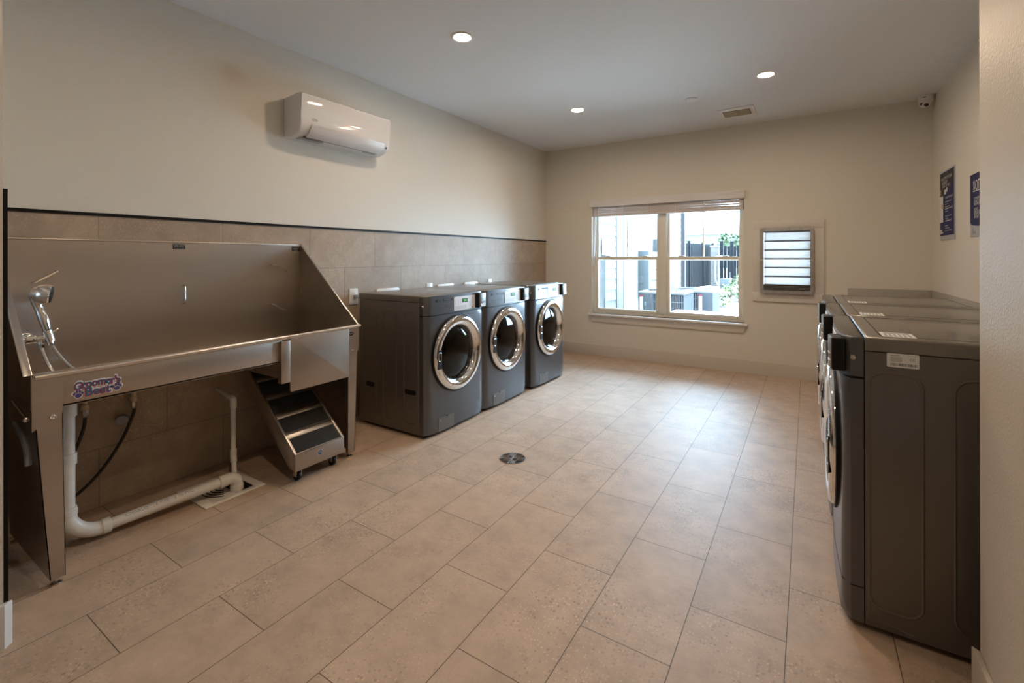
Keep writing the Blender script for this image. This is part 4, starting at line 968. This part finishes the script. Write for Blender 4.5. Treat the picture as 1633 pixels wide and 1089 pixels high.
# fence, pillar, gate
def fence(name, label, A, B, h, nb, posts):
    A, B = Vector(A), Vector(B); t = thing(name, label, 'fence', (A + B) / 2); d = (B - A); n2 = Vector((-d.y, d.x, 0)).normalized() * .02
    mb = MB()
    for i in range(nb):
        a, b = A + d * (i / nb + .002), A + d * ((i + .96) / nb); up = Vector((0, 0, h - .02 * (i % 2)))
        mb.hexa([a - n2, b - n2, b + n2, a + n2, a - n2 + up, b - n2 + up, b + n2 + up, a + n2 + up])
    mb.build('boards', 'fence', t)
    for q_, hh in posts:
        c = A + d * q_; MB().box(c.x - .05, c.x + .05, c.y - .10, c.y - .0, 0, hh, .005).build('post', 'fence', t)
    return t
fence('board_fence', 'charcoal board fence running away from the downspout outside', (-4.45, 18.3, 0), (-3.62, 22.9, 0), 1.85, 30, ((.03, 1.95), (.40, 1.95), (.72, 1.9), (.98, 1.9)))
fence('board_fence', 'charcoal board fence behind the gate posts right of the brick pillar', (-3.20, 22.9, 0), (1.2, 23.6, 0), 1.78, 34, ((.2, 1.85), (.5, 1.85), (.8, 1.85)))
pl2 = thing('brick_pillar', 'square brick pillar at the end of the charcoal fence', 'pillar', (-3.44, 22.1, 0))
MB().box(-3.60, -3.29, 21.95, 22.25, 0, 1.72).build('pillar_shaft', 'brick', pl2)
MB().box(-3.62, -3.27, 21.93, 22.27, 1.72, 1.78, .01).build('cap', 'concrete', pl2)
for x_, y_, h_, lab in ((-3.10, 21.6, 1.95, 'tall dark gate post beside the brick pillar'), (-2.72, 21.8, 1.95, 'tall dark gate post farther right of the brick pillar')):
    tag(MB().box(x_ - .07, x_ + .07, y_ - .07, y_ + .07, 0, h_, .01).build('gate_post', 'fence', loc=(x_, y_, 0)), lab, 'post', 'gate posts')
for x_, y_, h_, lab in ((-4.28, 18.6, 2.45, 'thin black pole standing highest by the downspout'), (-4.06, 19.0, 2.36, 'thin black pole just right of the tallest pole')):
    tag(MB().cyl((x_, y_, 0), (x_, y_, h_), .035, n=10).ball((x_, y_, h_), .05, 1).build('thin_pole', 'fence', loc=(x_, y_, 0)), lab, 'pole', 'thin poles by the fence')
go = thing('gate_operator', 'grey gate motor box on the ground before the fence', 'gate motor', (-2.75, 20.5, 0))
MB().box(-2.98, -2.58, 20.2, 20.6, 0, .42, .05, 3).build('motor_cover', 'cond', go)
MB().tube(catmull([(-3.0, 20.5, .1), (-3.2, 20.7, .3), (-3.25, 20.9, 1.0), (-3.2, 21, 1.27), (-3.0, 21.1, 1.3)]), .03, 8).build('conduit', 'condl', go)
tag(MB().lathe([(.04, -.04), (.05, 0), (.03, .04), (0, .05)], (-2.92, 21.12, 1.28), (0, 0, 1), 12).build('red_beacon', 'redp', loc=(-2.92, 21.12, 1.28)), 'small red beacon near the gate posts', 'beacon')
mbx = thing('wall_mailbox', 'dark mail drop with a pale face on the fence', 'mail drop', (-4.1, 18.5, .8))
MB().box(-4.30, -4.18, 18.0, 18.25, .55, 1.15, .01).build('drop_body', 'dark', mbx)
MB().box(-4.17, -3.92, 18.0, 18.2, .78, .98, .01).build('drop_face', 'white', mbx)
def bush(name, label, c, r, n, mt, group=None, h=None):
    t = thing(name, label, 'shrub' if 'tree' not in name else 'tree', (c[0], c[1], 0), group)
    mb = MB()
    for i in range(n):
        a, b, k = random.random() * 2 * PI, random.uniform(-.6, 1), random.random() ** .4
        p = Vector((c[0] + r * k * math.cos(a) * math.cos(b), c[1] + r * k * math.sin(a) * math.cos(b), max(c[2] + r * k * math.sin(b) * .9, .035 + r * .06)))
        d = Vector((random.uniform(-1, 1), random.uniform(-1, 1), random.uniform(-.2, 1))).normalized(); u, v, _ = frame(d); L = r * .28; w_ = r * .10
        mb.poly([p, p + d * L * .5 + u * w_, p + d * L, p + d * L * .5 - u * w_])
    mb.build('foliage', mt, t, flip=False)
    m = MB()
    for i in range(5):
        a = i * 1.3; m.tube([(c[0], c[1], .0302), (c[0] + r * .4 * math.cos(a), c[1] + r * .4 * math.sin(a), c[2] + r * .3)], [.03 * max(1, r), .008], 6)
    m.build('stems', 'bark', t)
    return t
for c, r, lab, mt_ in (((-1.98, 12.7, .20), .34, 'green shrub in the mulch bed right of the condensers', 'leaf'), ((-1.55, 14.4, .18), .26, 'grey green grass clump in the middle of the mulch bed', 'leafd'),
                       ((-1.95, 15.2, .22), .30, 'pale green shrub behind the nearest one in the bed', 'leaf'), ((-1.75, 17.2, .28), .50, 'broad green shrub at the far end of the bed', 'leaf'), ((-.45, 17.0, .28), .5, 'broad green shrub farthest right in the bed', 'leaf')):
    bush('garden_shrub', lab, c, r, 260, mt_, 'garden shrubs')
bush('distant_tree', 'round green tree behind the fence at the right of the window', (-4.9, 38.5, 2.3), 1.0, 500, 'leafd')
bush('distant_tree', 'small pale tree top behind the left end of the fence', (-8.2, 36.0, 2.4), .8, 300, 'leafd')
hs = thing('distant_house', 'pale distant house with a low hip roof beyond the fence', 'house', (-9, 62, 0))
MB().box(-17, 3, 58, 70, 0, 3.9).build('house_wall', 'stucco', hs)
MB().hexa([(-17.6, 57.4, 3.9), (3.6, 57.4, 3.9), (3.6, 70.6, 3.9), (-17.6, 70.6, 3.9), (-11, 63.6, 5.1), (-4, 63.6, 5.1), (-4, 64.4, 5.1), (-11, 64.4, 5.1)]).build('roof', 'roofg', hs)
bpy.context.view_layer.update()
